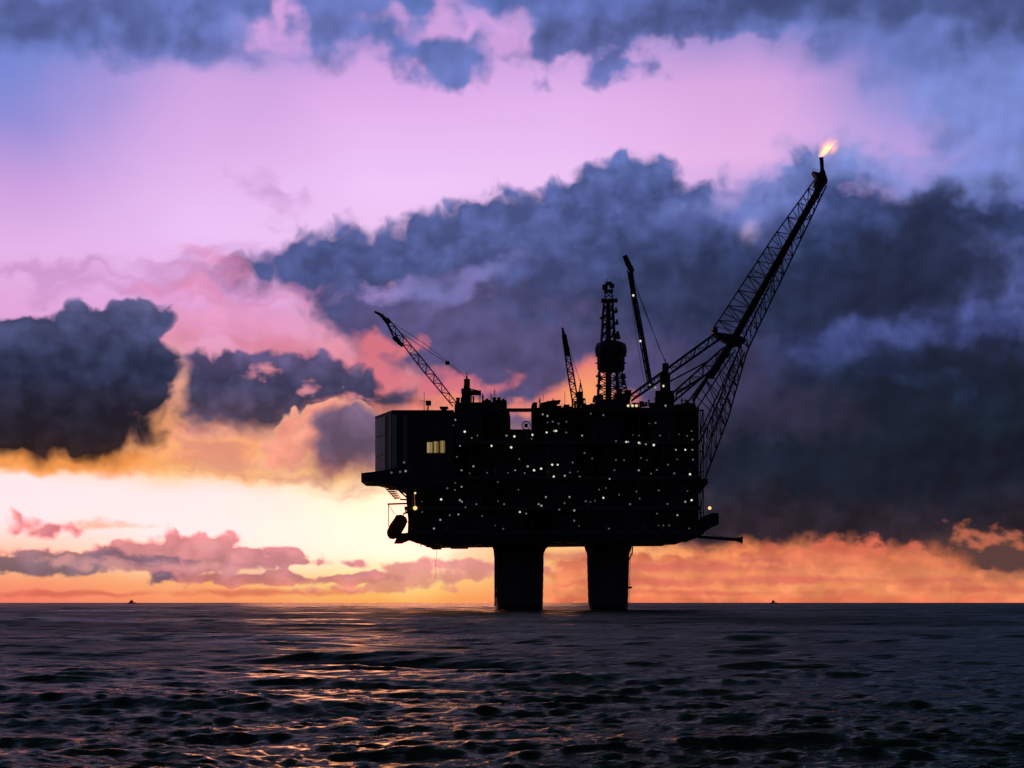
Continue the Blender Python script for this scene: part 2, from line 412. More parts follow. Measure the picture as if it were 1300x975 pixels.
    cur = layer(cur, [(90, 713, 26, 5), (150, 718, 34, 6), (240, 722, 26, 6), (255, 690, 9, 5), (300, 722, 16, 4)], (232, 162, 158), P='flat', noise='fd', amp=0.4, soft=0.08, opac=0.6)
    cur = layer(cur, [(22, 665, 22, 12), (66, 672, 30, 10), (12, 655, 10, 8)], lambda d: tint(vramp((650, (226, 160, 156)), (680, (198, 122, 130))), E.rd, 0.8, 1.2), P='flat', noise='fb', amp=0.18, amp2=0.16, soft=0.06, opac=0.95)
    cur = layer(cur, [(120, 664, 12, 5), (145, 667, 20, 3)], (240, 180, 150), P='flat', noise='fd', amp=0.2, soft=0.06, opac=0.85)
    cur = layer(cur, [(520, 728, 38, 15), (500, 736, 40, 8), (585, 716, 46, 5), (600, 731, 40, 5), (470, 748, 70, 4), (640, 722, 60, 5)],
                lambda d: tint(vramp((765, (234, 146, 120)), (705, (222, 140, 146))), E.rd, 0.82, 1.18), P='flat', noise='fd', amp=0.3, soft=0.05, opac=0.85)

    # streaky banks under the dark cloud, right
    cur = layer(cur, [(990, 750, 330, 34), (1000, 706, 80, 14), (1080, 705, 60, 20), (1150, 708, 36, 16), (1120, 725, 120, 20), (1300, 752, 220, 26), (790, 724, 110, 24)],
                lambda d: tint(vramp((765, (246, 128, 92)), (750, (252, 152, 102)), (735, (248, 150, 102)), (715, (240, 134, 96)), (685, (222, 108, 84))), E.rd, 0.72, 1.12), P='flat', noise='fd', amp=0.45, amp2=0.16, soft=0.09, k=0.12)
    cur = layer(cur, [(1290, 705, 110, 22, -8), (1400, 715, 120, 30)], (96, 66, 62), P='flat', noise='fb', amp=0.4, soft=0.16, opac=0.8)
    cur = layer(cur, [(1250, 675, 14, 4, -12), (1275, 684, 26, 5, -18), (1240, 686, 8, 6)], (206, 112, 82), P='flat', noise='fd', amp=0.5, soft=0.10, opac=0.75)
    cur = layer(cur, [(860, 720, 90, 5), (1010, 736, 90, 4), (820, 740, 80, 4), (1150, 738, 70, 4), (960, 712, 50, 4), (1250, 748, 80, 4), (900, 752, 120, 3), (100, 754, 120, 3), (350, 752, 100, 3), (700, 704, 60, 5)],
                lambda d: tint(vramp((765, (220, 100, 84)), (700, (210, 104, 98))), E.rd, 0.85, 1.1), P='flat', noise='fs', amp=0.5, soft=0.12, opac=0.7)
    return cur


def beyond(cur):
    """the rest of the sky: the same dusk, in broken dull sheets"""
    n = g.node('ShaderNodeHueSaturation')
    g.put(n.inputs['Color'], cur)
    g.put(n.inputs['Value'], g.rng(E.gen, 0.4, 0.62, 1.0, 0.45, smooth=True))
    return n.outputs[0]


IN_U, IN_V0, IN_V1 = 13.0, -0.03, 10.5
over = g.rng(g.m('MAXIMUM', g.m('MULTIPLY', g.m('ADD', V, -8.0), 0.4), g.m('MULTIPLY', g.m('SUBTRACT', g.m('ABSOLUTE', U), 9.0), 0.25)), 0.0, 1.0, 0.0, 1.0, smooth=True)
gen = g.noise(P0, 0.12, 6.0, 0.55, (0, 0, 0), stretch=(1, 2.4, 1))
ra = g.noise(P0, 1.6, 2.0, 0.45, (5, 9, 2))
rb = g.noise(g.vm('ADD', P0, (0.08, -0.13, 0)), 1.6, 2.0, 0.45, (5, 9, 2))
rf = g.m('ADD', g.m('MULTIPLY', fb, 0.55), g.m('MULTIPLY', g.m('SUBTRACT', ra, rb), 1.1))
rd = g.m('MULTIPLY_ADD', fd, 0.4, g.m('MULTIPLY_ADD', puff, -0.42, g.m('MULTIPLY', rf, 0.65)))
SHARED = dict(P_flat=P_flat, fd=fd, rd=rd, P_soft=P_soft, P_cum=P_cum, U=U, V=V, U_s=U_s, V_s=V_s, fb=fb, fs=fs, rf=rf, puff=puff, over=over, gen=gen)


BLOCKS = [1]


def block(box, inside):
    """one block of sky as a node group of its own"""
    global g, TILE
    TILE = box
    tr = bpy.data.node_groups.new("sky_block", 'ShaderNodeTree')
    for k, s in SHARED.items():
        tr.interface.new_socket(k, in_out='INPUT', socket_type='NodeSocketVector' if k.startswith('P_') else 'NodeSocketFloat')
    tr.interface.new_socket('Color', in_out='OUTPUT', socket_type='NodeSocketColor')
    keep, g = g, G(tr)
    gi = g.node('NodeGroupInput')
    go = g.node('NodeGroupOutput')
    for k in SHARED:
        s_ = gi.outputs[k]
        # a hair's breadth of difference keeps the compiler from merging equal nodes of neighbouring blocks
        if k.startswith('P_'):
            s_ = g.vm('ADD', s_, (1e-6 * BLOCKS[0], 0.0, 0.0))
        elif k in ('U', 'V', 'U_s', 'V_s', 'rf', 'rd', 'fs'):
            s_ = g.m('ADD', s_, 1e-6 * BLOCKS[0])
        setattr(E, k, s_)
    BLOCKS[0] += 1
    if inside:
        c = paint()
        if box[3] > 7.9 or box[0] < -8.9 or box[1] > 8.9:
            c = g.mix(E.over, c, beyond(cols(STATIONS)))
    else:
        c = beyond(cols(STATIONS))
    tr.links.new(c, go.inputs[0])
    g = keep
    n = g.node('ShaderNodeGroup')
    n.node_tree = tr
    for k, s in SHARED.items():
        WT.links.new(s, n.inputs[k])
    b = g.node('ShaderNodeBackground')
    WT.links.new(n.outputs[0], b.inputs['Color'])
    return b.outputs[0]


def choose(f, a, b):
    n = g.node('ShaderNodeMixShader')
    g.put(n.inputs[0], f)
    WT.links.new(a, n.inputs[1])
    WT.links.new(b, n.inputs[2])
    return n.outputs[0]


sep0 = g.node('ShaderNodeSeparateXYZ')
WT.links.new(P0, sep0.inputs[0])
U0, V0 = sep0.outputs[0], sep0.outputs[1]
UCUT = [-IN_U, -4.6, -2.6, -0.6, 1.6, 3.8, IN_U]
VCUT = [IN_V0, 0.9, 1.9, 3.1, 4.6, 6.2, IN_V1]
rows = []
for j in range(len(VCUT) - 1):
    row = None
    for i in range(len(UCUT) - 1):
        b_ = block((UCUT[i], UCUT[i + 1], VCUT[j], VCUT[j + 1]), True)
        row = b_ if row is None else choose(g.m('GREATER_THAN', U0, UCUT[i]), row, b_)
    rows.append(row)
near = rows[0]
for j in range(1, len(rows)):
    near = choose(g.m('GREATER_THAN', V0, VCUT[j]), near, rows[j])
far = block((-99, 99, -99, 99), False)
down = g.node('ShaderNodeBackground')          # below the horizon: the dark sea
down.inputs['Color'].default_value = lin((30, 30, 38))
far = choose(g.m('LESS_THAN', V0, IN_V0), far, down.outputs[0])
outside = g.m('MAXIMUM', g.m('GREATER_THAN', g.m('ABSOLUTE', U0), IN_U), g.m('MAXIMUM', g.m('GREATER_THAN', V0, IN_V1), g.m('LESS_THAN', V0, IN_V0)))
painted = choose(outside, near, far)
# a faint physical twilight sky over it all
nish = g.node('ShaderNodeTexSky', sky_type='NISHITA')
nish.sun_disc = False
nish.sun_elevation = SUN_EL
nish.sun_rotation = SUN_AZ
bgn = g.node('ShaderNodeBackground')
g.put(bgn.inputs['Color'], nish.outputs[0])
bgn.inputs['Strength'].default_value = 0.0001
addn = g.node('ShaderNodeAddShader')
WT.links.new(painted, addn.inputs[0])
WT.links.new(bgn.outputs[0], addn.inputs[1])
wo = g.node('ShaderNodeOutputWorld')
WT.links.new(addn.outputs[0], wo.inputs['Surface'])
world.cycles.sampling_method = 'MANUAL'
world.cycles.sample_map_resolution = 512

# ------------------------------------------------------------------ sun
sun_l = bpy.data.lights.new("sun", 'SUN')
sun_l.energy = 0.26
sun_l.angle = math.radians(10.0)
sun_l.color = (1.0, 0.33, 0.15)
sun = bpy.data.objects.new("sun", sun_l)
COL.objects.link(sun)
sun.rotation_euler = sun_dir.to_track_quat('Z', 'Y').to_euler()
sun.location = (-60, 400, 120)
# ------------------------------------------------------------------ materials
def new_mat(name):
    m = bpy.data.materials.new(name)
    m.use_nodes = True
    b = m.node_tree.nodes['Principled BSDF']
    return m, G(m.node_tree), b


def water_material():
    m, w, b = new_mat("sea_water")
    # reflectance of dark, broken water: about 2 % head-on, well under a mirror's at grazing angles
    b.inputs['Base Color'].default_value = (0.034, 0.042, 0.046, 1)
    b.inputs['Metallic'].default_value = 1.0
    b.inputs['Specular Tint'].default_value = (0.47, 0.56, 0.44, 1)
    geo = w.node('ShaderNodeNewGeometry')
    pos = geo.outputs['Position']
    # far out the sheet is too coarse for the chop, so there it goes into the roughness instead
    dist = w.vm('LENGTH', pos)
    far_ = w.rng(w.m('LOGARITHM', dist, 10.0), math.log10(30), math.log10(420), 0.0, 1.0)
    gust = w.rng(w.noise(pos, 0.022, 3.0, 0.5, (0, 2, 0), stretch=(0.5, 1.0, 1.0)), 0.35, 0.65, 0.45, 1.35)
    w.put(b.inputs['Roughness'], w.m('MULTIPLY_ADD', w.m('MULTIPLY', far_, gust), 0.24, 0.13))
    h1 = w.noise(pos, 0.55, 3.0, 0.55, (3, 0, 0), stretch=(0.75, 1.0, 1.0))
    h2 = w.noise(pos, 2.1, 4.0, 0.6, (0, 5, 0), stretch=(0.7, 1.0, 1.0))
    h3 = w.noise(pos, 7.5, 3.0, 0.55, (9, 0, 4), stretch=(0.8, 1.0, 1.0))
    h0 = w.noise(pos, 0.12, 4.0, 0.62, (3, 8, 0), stretch=(0.6, 1.0, 1.0))
    h = w.m('MULTIPLY_ADD', w.m('MULTIPLY', h0, far_), 2.6, w.m('MULTIPLY_ADD', h1, 0.62, w.m('MULTIPLY_ADD', h2, 0.36, w.m('MULTIPLY', h3, 0.10))))
    bump = w.node('ShaderNodeBump')
    bump.inputs['Strength'].default_value = 1.0
    bump.inputs['Distance'].default_value = 1.0
    w.put(bump.inputs['Height'], w.m('MULTIPLY', h, gust))
    m.node_tree.links.new(bump.outputs[0], b.inputs['Normal'])
    return m


# ------------------------------------------------------------------ the sea: one sheet from under the camera to the horizon
def build_sea():
    th = np.radians(np.concatenate([np.arange(-180, -62, 3.0), np.arange(-62, -17, 0.3), np.arange(-17, 17, 0.085), np.arange(17, 62, 0.3), np.arange(62, 180, 3.0)]))
    r = [1.5]
    while r[-1] < 40000.0:
        q = r[-1]
        r.append(q * (1.05 if q < 16 else 1.0028 if q < 1400 else 1.01 if q < 4000 else 1.05))
    r = np.array(r)
    n_r, n_t = len(r), len(th)
    R, T = np.meshgrid(r, th, indexing='ij')
    X0, Y0 = (R * np.sin(T)).astype(np.float32), (R * np.cos(T)).astype(np.float32)
    step = np.gradient(r)[:, None].astype(np.float32) * np.ones_like(X0)
    side = np.gradient(th)[None, :].astype(np.float32) * R
    X, Y, Z = X0.copy(), Y0.copy(), np.zeros_like(X0)
    waves = []
    main = math.radians(258)          # the sea runs towards the camera and to the left
    for lam in np.geomspace(0.28, 26.0, 62):
        for _ in range(2):
            L = lam * RNG.uniform(0.9, 1.12)
            spread = 0.27 if lam > 8 else 0.3 if lam > 1.6 else 0.45 if lam > 0.8 else 0.9
            ang = main + RNG.normal(0, spread)
            steep = 0.017 if lam > 8 else 0.021 if lam > 4 else 0.027 if lam > 1.5 else 0.035 if lam > 0.8 else 0.060
            waves.append((L, ang, steep * L / (2 * math.pi) * RNG.uniform(0.6, 1.35), RNG.uniform(0, 6.283)))
    grp = {w: (RNG.uniform(4, 9), RNG.uniform(0, 6.283), RNG.uniform(0, 6.283)) for w in range(len(waves))}
    for wi, (L, ang, amp, ph) in enumerate(waves):
        k = 2 * math.pi / L
        fade = np.clip((L - 2.2 * step) / (2.5 * step), 0, 1) * np.clip((L - 2.2 * side) / (2.5 * side), 0, 1)
        if fade.max() <= 0:
            continue
        rows_ = np.where(fade.max(axis=1) > 0)[0]
        a, b = rows_[0], rows_[-1] + 1
        p = k * (X0[a:b] * math.cos(ang) + Y0[a:b] * math.sin(ang)) + ph
        gl, ga, gp = grp[wi]               # the sea comes in sets: every train swells and dies away
        q = k / gl * (X0[a:b] * math.cos(ga) + Y0[a:b] * math.sin(ga)) + gp
        A = amp * fade[a:b] * (0.75 + 0.75 * np.sin(q))
        s_, c_ = np.sin(p), np.cos(p)
        Z[a:b] += A * s_
        X[a:b] += A * 0.9 * c_ * math.cos(ang)
        Y[a:b] += A * 0.9 * c_ * math.sin(ang)
    co = np.stack([X, Y, Z], -1).reshape(-1, 3)
    co = np.vstack([co, [[0, 0, 0]]])
    i = np.arange(n_r - 1)[:, None] * n_t
    j = np.arange(n_t)[None, :]
    j2 = (j + 1) % n_t
    quads = np.stack([i + j, i + n_t + j, i + n_t + j2, i + j2], -1).reshape(-1, 4)
    hub = n_r * n_t
    tris = np.stack([np.full(n_t, hub), j[0], j2[0]], -1)
    me = bpy.data.meshes.new("sea")
    me.vertices.add(len(co))
    me.vertices.foreach_set("co", co.astype(np.float32).ravel())
    nl = quads.size + tris.size
    me.loops.add(nl)
    me.loops.foreach_set("vertex_index", np.concatenate([quads[:, ::-1].ravel(), tris[:, ::-1].ravel()]).astype(np.int32))
    npoly = len(quads) + len(tris)
    me.polygons.add(npoly)
    starts = np.concatenate([np.arange(len(quads)) * 4, len(quads) * 4 + np.arange(len(tris)) * 3]).astype(np.int32)
    me.polygons.foreach_set("loop_start", starts)
    me.update(calc_edges=True)
    me.validate()
    me.polygons.foreach_set("use_smooth", np.ones(len(me.polygons), dtype=bool))
    if me.polygons[len(me.polygons) // 2].normal.z < 0:
        me.flip_normals()
    me.materials.append(water_material())
    o = bpy.data.objects.new("sea", me)
    o["kind"] = "structure"
    COL.objects.link(o)
    print("sea", len(co), npoly)
    return o


build_sea()
# ------------------------------------------------------------------ building helpers
def steel(name, rgb, rough=0.55, metal=0.0, vary=0.35, rust=0.0, scale=0.6):
    """painted or bare plate: base colour with blotches, run-down streaks and rust, and a little relief"""
    m, w, b = new_mat(name)
    geo = w.node('ShaderNodeNewGeometry')
    pos = geo.outputs['Position']
    n = w.noise(pos, scale, 5.0, 0.6)
    st = w.noise(pos, 1.0, 3.0, 0.55, stretch=(1.6, 1.6, 0.12))
    mixn = w.m('MULTIPLY_ADD', n, 0.6, w.m('MULTIPLY', st, 0.4))
    lo = tuple(c * (1 - vary) for c in rgb) + (1,)
    hi = tuple(min(1, c * (1 + vary)) for c in rgb) + (1,)
    c = w.mix(w.rng(mixn, 0.3, 0.7, 0, 1), lo, hi)
    if rust:
        c = w.mix(w.m('MULTIPLY', w.rng(w.noise(pos, 0.9, 6.0, 0.65, (5, 5, 5)), 0.52, 0.66, 0, 1, smooth=True), rust), c, (0.11, 0.04, 0.018, 1))
    w.put(b.inputs['Base Color'], c)
    b.inputs['Metallic'].default_value = metal
    w.put(b.inputs['Roughness'], w.rng(n, 0.3, 0.7, rough - 0.1, rough + 0.15))
    bp = w.node('ShaderNodeBump')
    bp.inputs['Strength'].default_value = 0.35
    bp.inputs['Distance'].default_value = 0.05
    w.put(bp.inputs['Height'], w.noise(pos, 3.0, 4.0, 0.6))
    m.node_tree.links.new(bp.outputs[0], b.inputs['Normal'])
    return m


def glow(name, rgb, strength):
    m, w, b = new_mat(name)
    b.inputs['Base Color'].default_value = (0.6, 0.6, 0.55, 1)
    b.inputs['Emission Color'].default_value = tuple(rgb) + (1,)
    b.inputs['Emission Strength'].default_value = strength
    return m


def lit_room(name):
    """window glass with an unevenly lit room behind it"""
    m, w, b = new_mat(name)
    geo = w.node('ShaderNodeNewGeometry')
    n = w.noise(geo.outputs['Position'], 0.7, 3.0, 0.6, stretch=(1.0, 1.0, 1.6))
    b.inputs['Base Color'].default_value = (0.05, 0.05, 0.05, 1)
    b.inputs['Roughness'].default_value = 0.1
    w.put(b.inputs['Emission Color'], w.mix(w.rng(n, 0.35, 0.65, 0, 1), (0.9, 0.52, 0.14, 1), (1.0, 0.78, 0.36, 1)))
    w.put(b.inputs['Emission Strength'], w.rng(n, 0.33, 0.67, 0.08, 0.34))
    return m


def concrete():
    m, w, b = new_mat("leg_concrete")
    geo = w.node('ShaderNodeNewGeometry')
    pos = geo.outputs['Position']
    n = w.noise(pos, 0.35, 6.0, 0.62)
    st = w.noise(pos, 0.5, 4.0, 0.6, stretch=(1.8, 1.8, 0.08))
    c = w.mix(w.rng(w.m('ADD', w.m('MULTIPLY', n, 0.5), w.m('MULTIPLY', st, 0.5)), 0.32, 0.68, 0, 1), (0.13, 0.125, 0.12, 1), (0.27, 0.26, 0.24, 1))
    sz = w.node('ShaderNodeSeparateXYZ')
    w.put(sz.inputs[0], pos)
    wet = w.rng(w.m('MULTIPLY_ADD', n, 4.0, sz.outputs[2]), 3.2, 6.0, 1, 0, smooth=True)      # weed in the splash zone
    w.put(b.inputs['Base Color'], w.mix(wet, c, (0.03, 0.035, 0.022, 1)))
    w.put(b.inputs['Roughness'], w.rng(wet, 0, 1, 0.8, 0.3))
    bp = w.node('ShaderNodeBump')
    bp.inputs['Strength'].default_value = 0.5
    bp.inputs['Distance'].default_value = 0.1
    w.put(bp.inputs['Height'], n)
    m.node_tree.links.new(bp.outputs[0], b.inputs['Normal'])
    return m


M = dict(
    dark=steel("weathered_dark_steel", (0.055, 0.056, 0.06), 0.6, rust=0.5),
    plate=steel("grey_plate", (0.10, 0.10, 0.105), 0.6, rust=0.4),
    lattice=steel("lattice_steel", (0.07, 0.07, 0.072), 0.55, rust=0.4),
    rustred=steel("red_oxide_steel", (0.13, 0.05, 0.035), 0.6, rust=0.5),
    panel=steel("pale_wall_panel", (0.72, 0.75, 0.78), 0.5, vary=0.15, rust=0.12),
    panel2=steel("grey_wall_panel", (0.30, 0.31, 0.34), 0.5, vary=0.2, rust=0.15),
    orange=steel("faded_orange_shell", (0.42, 0.10, 0.03), 0.4, vary=0.2),
    cable=steel("wire_rope", (0.05, 0.05, 0.05), 0.6),
    concrete=concrete(),
    bright=glow("bright_lamp_glass", (1.0, 0.93, 0.74), 0.85),
    mid=glow("lamp_glass", (1.0, 0.94, 0.80), 0.28),
    dim=glow("dim_lamp_glass", (1.0, 0.93, 0.84), 0.10),
    amber=glow("amber_lamp_glass", (1.0, 0.66, 0.26), 1.2),
    window=lit_room("lit_window_glass"),
)
WLOC = {}


def wloc(o):
    return WLOC[o.name] if o is not None else Vector((0, 0, 0))


def empty(name, loc, label=None, cat=None, group=None):
    o = bpy.data.objects.new(name, None)
    o.empty_display_size = 2.0
    COL.objects.link(o)
    o.location = loc
    WLOC[o.name] = Vector(loc)
    if label:
        o["label"] = label
        o["category"] = cat
    if group:
        o["group"] = group
    return o


def link(name, mesh, parent, label=None, kind=None, cat=None, group=None):
    o = bpy.data.objects.new(name, mesh)
    COL.objects.link(o)
    if parent is not None:
        o.parent = parent
    WLOC[o.name] = wloc(parent).copy()
    for k, v in (("label", label), ("kind", kind), ("category", cat), ("group", group)):
        if v:
            o[k] = v
    return o


def at(px, py, Y):
    """a point of the photograph at distance Y in metres"""
    return Vector(((px - 650.0) / FOC * Y, Y, CAM_H + (765.0 - py) / FOC * Y))


class MB:
    """collects solids in world space and links them as one mesh object"""
    def __init__(self):
        self.v, self.f, self.mi = [], [], []
        self.cur = 0

    def add(self, vs, fs):
        o = len(self.v)
        self.v += [tuple(p) for p in vs]
        self.f += [tuple(i + o for i in q) for q in fs]
        self.mi += [self.cur] * len(fs)
        return self

    def box(self, x0, x1, y0, y1, z0, z1):
        vs = [(x, y, z) for z in (z0, z1) for y in (y0, y1) for x in (x0, x1)]
        return self.add(vs, [(0, 2, 3, 1), (4, 5, 7, 6), (0, 1, 5, 4), (2, 6, 7, 3), (0, 4, 6, 2), (1, 3, 7, 5)])

    def pbox(self, px0, px1, py0, py1, Y0, Y1):
        """box whose front face covers this part of the photograph at distance Y0"""
        a, b = at(px0, py1, Y0), at(px1, py0, Y0)
        return self.box(a.x, b.x, Y0, Y1, a.z, b.z)

    def prism(self, pts, Y0, Y1):
        """outline given in photograph pixels, pushed from Y0 back to Y1"""
        fr = [at(x, y, Y0) for x, y in pts]
        n = len(fr)
        bk = [Vector((p.x, Y1, p.z)) for p in fr]
        fs = [tuple(range(n)), tuple(range(2 * n - 1, n - 1, -1))]
        fs += [(i, i + n, (i + 1) % n + n, (i + 1) % n) for i in range(n)]
        return self.add(fr + bk, fs)

    def rod(self, p, q, r, n=6, r2=None):
        p, q = Vector(p), Vector(q)
        d = (q - p)
        if d.length < 1e-6:
            return self
        d.normalize()
        a = d.orthogonal().normalized()
        b = d.cross(a)
        r2 = r if r2 is None else r2
        vs = [p + (a * math.cos(2 * math.pi * i / n) + b * math.sin(2 * math.pi * i / n)) * r for i in range(n)]
        vs += [q + (a * math.cos(2 * math.pi * i / n) + b * math.sin(2 * math.pi * i / n)) * r2 for i in range(n)]
        fs = [(i, (i + 1) % n, (i + 1) % n + n, i + n) for i in range(n)] + [tuple(range(n - 1, -1, -1)), tuple(range(n, 2 * n))]
        return self.add(vs, fs)

    def path(self, pts, r, n=6):
        for p, q in zip(pts[:-1], pts[1:]):
            self.rod(p, q, r, n)
        return self

    def lathe(self, prof, c, n=32, sx=1.0, sy=1.0):
        """prof: (radius, z) from bottom to top"""
        vs, fs = [], []
        for r, z in prof:
            vs += [(c[0] + r * sx * math.cos(2 * math.pi * i / n), c[1] + r * sy * math.sin(2 * math.pi * i / n), z) for i in range(n)]
        for k in range(len(prof) - 1):
            fs += [(k * n + i, k * n + (i + 1) % n, (k + 1) * n + (i + 1) % n, (k + 1) * n + i) for i in range(n)]
        fs += [tuple(range(n - 1, -1, -1)), tuple((len(prof) - 1) * n + i for i in range(n))]
        return self.add(vs, fs)

    def build(self, name, mats, parent=None, smooth=False, **kw):
        off = wloc(parent)
        me = bpy.data.meshes.new(name)
        me.from_pydata([(x - off.x, y - off.y, z - off.z) for x, y, z in self.v], [], self.f)
        for m in (mats if isinstance(mats, (list, tuple)) else [mats]):
            me.materials.append(m)
        me.polygons.foreach_set("material_index", self.mi)
        bm = bmesh.new()
        bm.from_mesh(me)
        bmesh.ops.recalc_face_normals(bm, faces=bm.faces)
        bm.to_mesh(me)
        bm.free()
        if smooth:
            me.polygons.foreach_set("use_smooth", [True] * len(me.polygons))
            me.set_sharp_from_angle(angle=math.radians(40))
        return link(name, me, parent, **kw)


def unit_rod(mat, n=6):
    me = bpy.data.meshes.new("rod")
    b = MB().rod((0, 0, 0), (0, 0, 1), 1.0, n)
    me.from_pydata(b.v, [], b.f)
    me.materials.append(mat)
    bm = bmesh.new(); bm.from_mesh(me); bmesh.ops.recalc_face_normals(bm, faces=bm.faces); bm.to_mesh(me); bm.free()
    return me


ROD = {k: unit_rod(M[k]) for k in ('lattice', 'dark', 'plate', 'cable', 'panel2')}


def strut(name, p, q, r, parent, mat='lattice'):
    """one straight member as an object of its own; all share one mesh"""
    p, q = Vector(p), Vector(q)
    d = q - p
    o = link(name, ROD[mat], parent)
    rot = d.to_track_quat('Z', 'Y').to_matrix().to_4x4()
    o.matrix_local = Matrix.Translation(p - wloc(parent)) @ rot @ Matrix.Diagonal((r, r, d.length, 1))
    return o


def lamp_mesh(mat):
    """a round bulkhead floodlight: backplate, collar and domed glass, facing the viewer's side of the platform"""
    b = MB()
    b.box(-0.42, 0.42, 0.25, 0.45, -0.42, 0.42)
    b.rod((0, 0.25, 0), (0, 0.02, 0), 0.40, 10)
    b.cur = 1
    n, rings = 10, [(0.46, 0.05), (0.44, -0.12), (0.32, -0.27), (0.12, -0.34)]
    vs, fs = [], []
    for r, y in rings:
        vs += [(r * math.cos(2 * math.pi * i / n), y, r * math.sin(2 * math.pi * i / n)) for i in range(n)]
    for k in range(len(rings) - 1):
        fs += [(k * n + i, (k + 1) * n + i, (k + 1) * n + (i + 1) % n, k * n + (i + 1) % n) for i in range(n)]
    fs += [tuple((len(rings) - 1) * n + i for i in range(n)), tuple(range(n))]
    b.add(vs, fs)
    me = bpy.data.meshes.new("lamp")
    me.from_pydata(b.v, [], b.f)
    me.materials.append(M['dark'])
    me.materials.append(mat)
    me.polygons.foreach_set("material_index", b.mi)
    bm = bmesh.new(); bm.from_mesh(me); bmesh.ops.recalc_face_normals(bm, faces=bm.faces); bm.to_mesh(me); bm.free()
    return me


LAMP = {k: lamp_mesh(M[k]) for k in ('bright', 'mid', 'dim', 'amber')}


def lamp(px, py, Y, parent, kind='mid', size=1.0):
    o = link("lamp", LAMP[kind], parent)
    o.location = at(px, py, Y) - wloc(parent)
    o.scale = (size, size, size)
    return o


def zigzag(name, A, B, n, r, parent, mat='lattice', cross=False, posts=True):
    """braces between two chords given as point functions of t"""
    for i in range(n):
        t0, t1 = i / n, (i + 1) / n
        if i % 2 == 0 or cross:
            strut(name, A(t0), B(t1), r, parent, mat)
        if i % 2 == 1 or cross:
            strut(name, B(t0), A(t1), r, parent, mat)
        if posts and i:
            strut(name, A(t0), B(t0), r, parent, mat)


def lerp(p, q):
    p, q = Vector(p), Vector(q)
    return lambda t: p.lerp(q, t)


def poly(pts):
    """piecewise line through the points, t over its length"""
    pts = [Vector(p) for p in pts]
    ln = [0.0]
    for a, b in zip(pts[:-1], pts[1:]):
        ln.append(ln[-1] + (b - a).length)

    def f(t):
        s = t * ln[-1]
        for i in range(len(pts) - 1):
            if s <= ln[i + 1] or i == len(pts) - 2:
                return pts[i].lerp(pts[i + 1], (s - ln[i]) / max(1e-6, ln[i + 1] - ln[i]))
    return f


def railing(b, p, q, h=1.15, gap=2.2):
    p, q = Vector(p), Vector(q)
    n = max(1, int((q - p).length / gap))
    up = Vector((0, 0, h))
    b.rod(p + up, q + up, 0.05, 4)
    b.rod(p + up * 0.5, q + up * 0.5, 0.035, 4)
    for i in range(n + 1):
        a = p.lerp(q, i / n)
        b.rod(a, a + up, 0.04, 4)
    return b


# ------------------------------------------------------------------ the platform
YF, YB = 790.0, 862.0
rig = empty("oil_platform", (25, 825, 0), "dark oil production platform on two thick round legs, its decks dotted with white lamps", "oil platform")


def make_leg(cx, r_base, r_top):
    Y = 822.0
    c = at(cx, 765, Y)
    zt = at(0, 690, Y).z
    prof = [(r_base * 1.04, -14), (r_base, 1.5)]
    z = 1.5
    while z < zt - 6:                     # slip-form lifts, a shallow joint between each
        t = (z - 1.5) / (zt - 7)
        r = r_base + (r_top - r_base) * t
        prof += [(r, z + 0.12), (r, z + 3.2), (r - 0.10, z + 3.25), (r - 0.10, z + 3.42)]
        z += 3.5
    prof += [(r_top, zt - 4.2), (r_top * 1.10, zt - 2.0), (r_top * 1.12, zt + 0.6)]
    leg = MB().lathe(prof, (c.x, Y), 48).build("leg", M['concrete'], rig, smooth=True)
    return leg, c, Y


leg_a, ca, LY = make_leg(659.5, 10.1, 10.5)
leg_b, cb, LY = make_leg(772, 8.6, 9.2)
b = MB()
for s in (-1, 1):
    b.rod(at(797.6, 770, 816) + Vector((s * 0.35, 0, 0)), at(800, 690, 816) + Vector((s * 0.35, 0, 0)), 0.08, 5)
for k in range(30):
    p = at(797.6, 770, 816).lerp(at(800, 690, 816), (k + 0.5) / 30)
    b.rod(p + Vector((-0.35, 0, 0)), p + Vector((0.35, 0, 0)), 0.04, 4)
b.build("ladder", M['dark'], leg_b)
MB().path([at(800, 686, 818), at(803, 694, 818), at(802.5, 703, 818), at(799, 709, 818), at(797.2, 716, 818)], 0.28).build("hose", M['cable'], leg_b)
MB().pbox(796, 802.5, 744.5, 747, 816, 821).rod(at(799.5, 744, 817), at(799.5, 739.5, 817), 0.15).build("landing", M['dark'], leg_b)
MB().path([at(626.5, 690, 818), at(628.4, 708, 818), at(628.6, 770, 818)], 0.35).build("riser_pipe", M['dark'], leg_a)
MB().pbox(627.6, 630.5, 752, 756, 815, 818).build("bracket", M['dark'], leg_a)

# the deck levels, each a slab with an edge beam; heights and ends from the photograph
LEVEL = [(676.0, 520, 893), (645.0, 514, 890), (606.0, 520, 888), (561.0, 574, 888), (519.5, 677, 887)]
for i, (py, x0, x1) in enumerate(LEVEL):
    b = MB().pbox(x0, x1, py - 1.6, py + 1.6, YF, YB)
    b.pbox(x0 - 0.6, x1 + 0.6, py - 2.1, py + 2.6, YF - 0.5, YF)
    for k in range(int((x1 - x0) / 9)):
        b.pbox(x0 + k * 9, x0 + k * 9 + 0.9, py + 2.6, py + 4.4, YF - 0.3, YF + 12)
    b.build("deck", M['plate'], rig)
b = MB()
for py, x0, x1 in LEVEL:
    railing(b, at(x0, py - 2.1, YF - 0.4), at(x1, py - 2.1, YF - 0.4))
b.build("railing", M['dark'], rig)

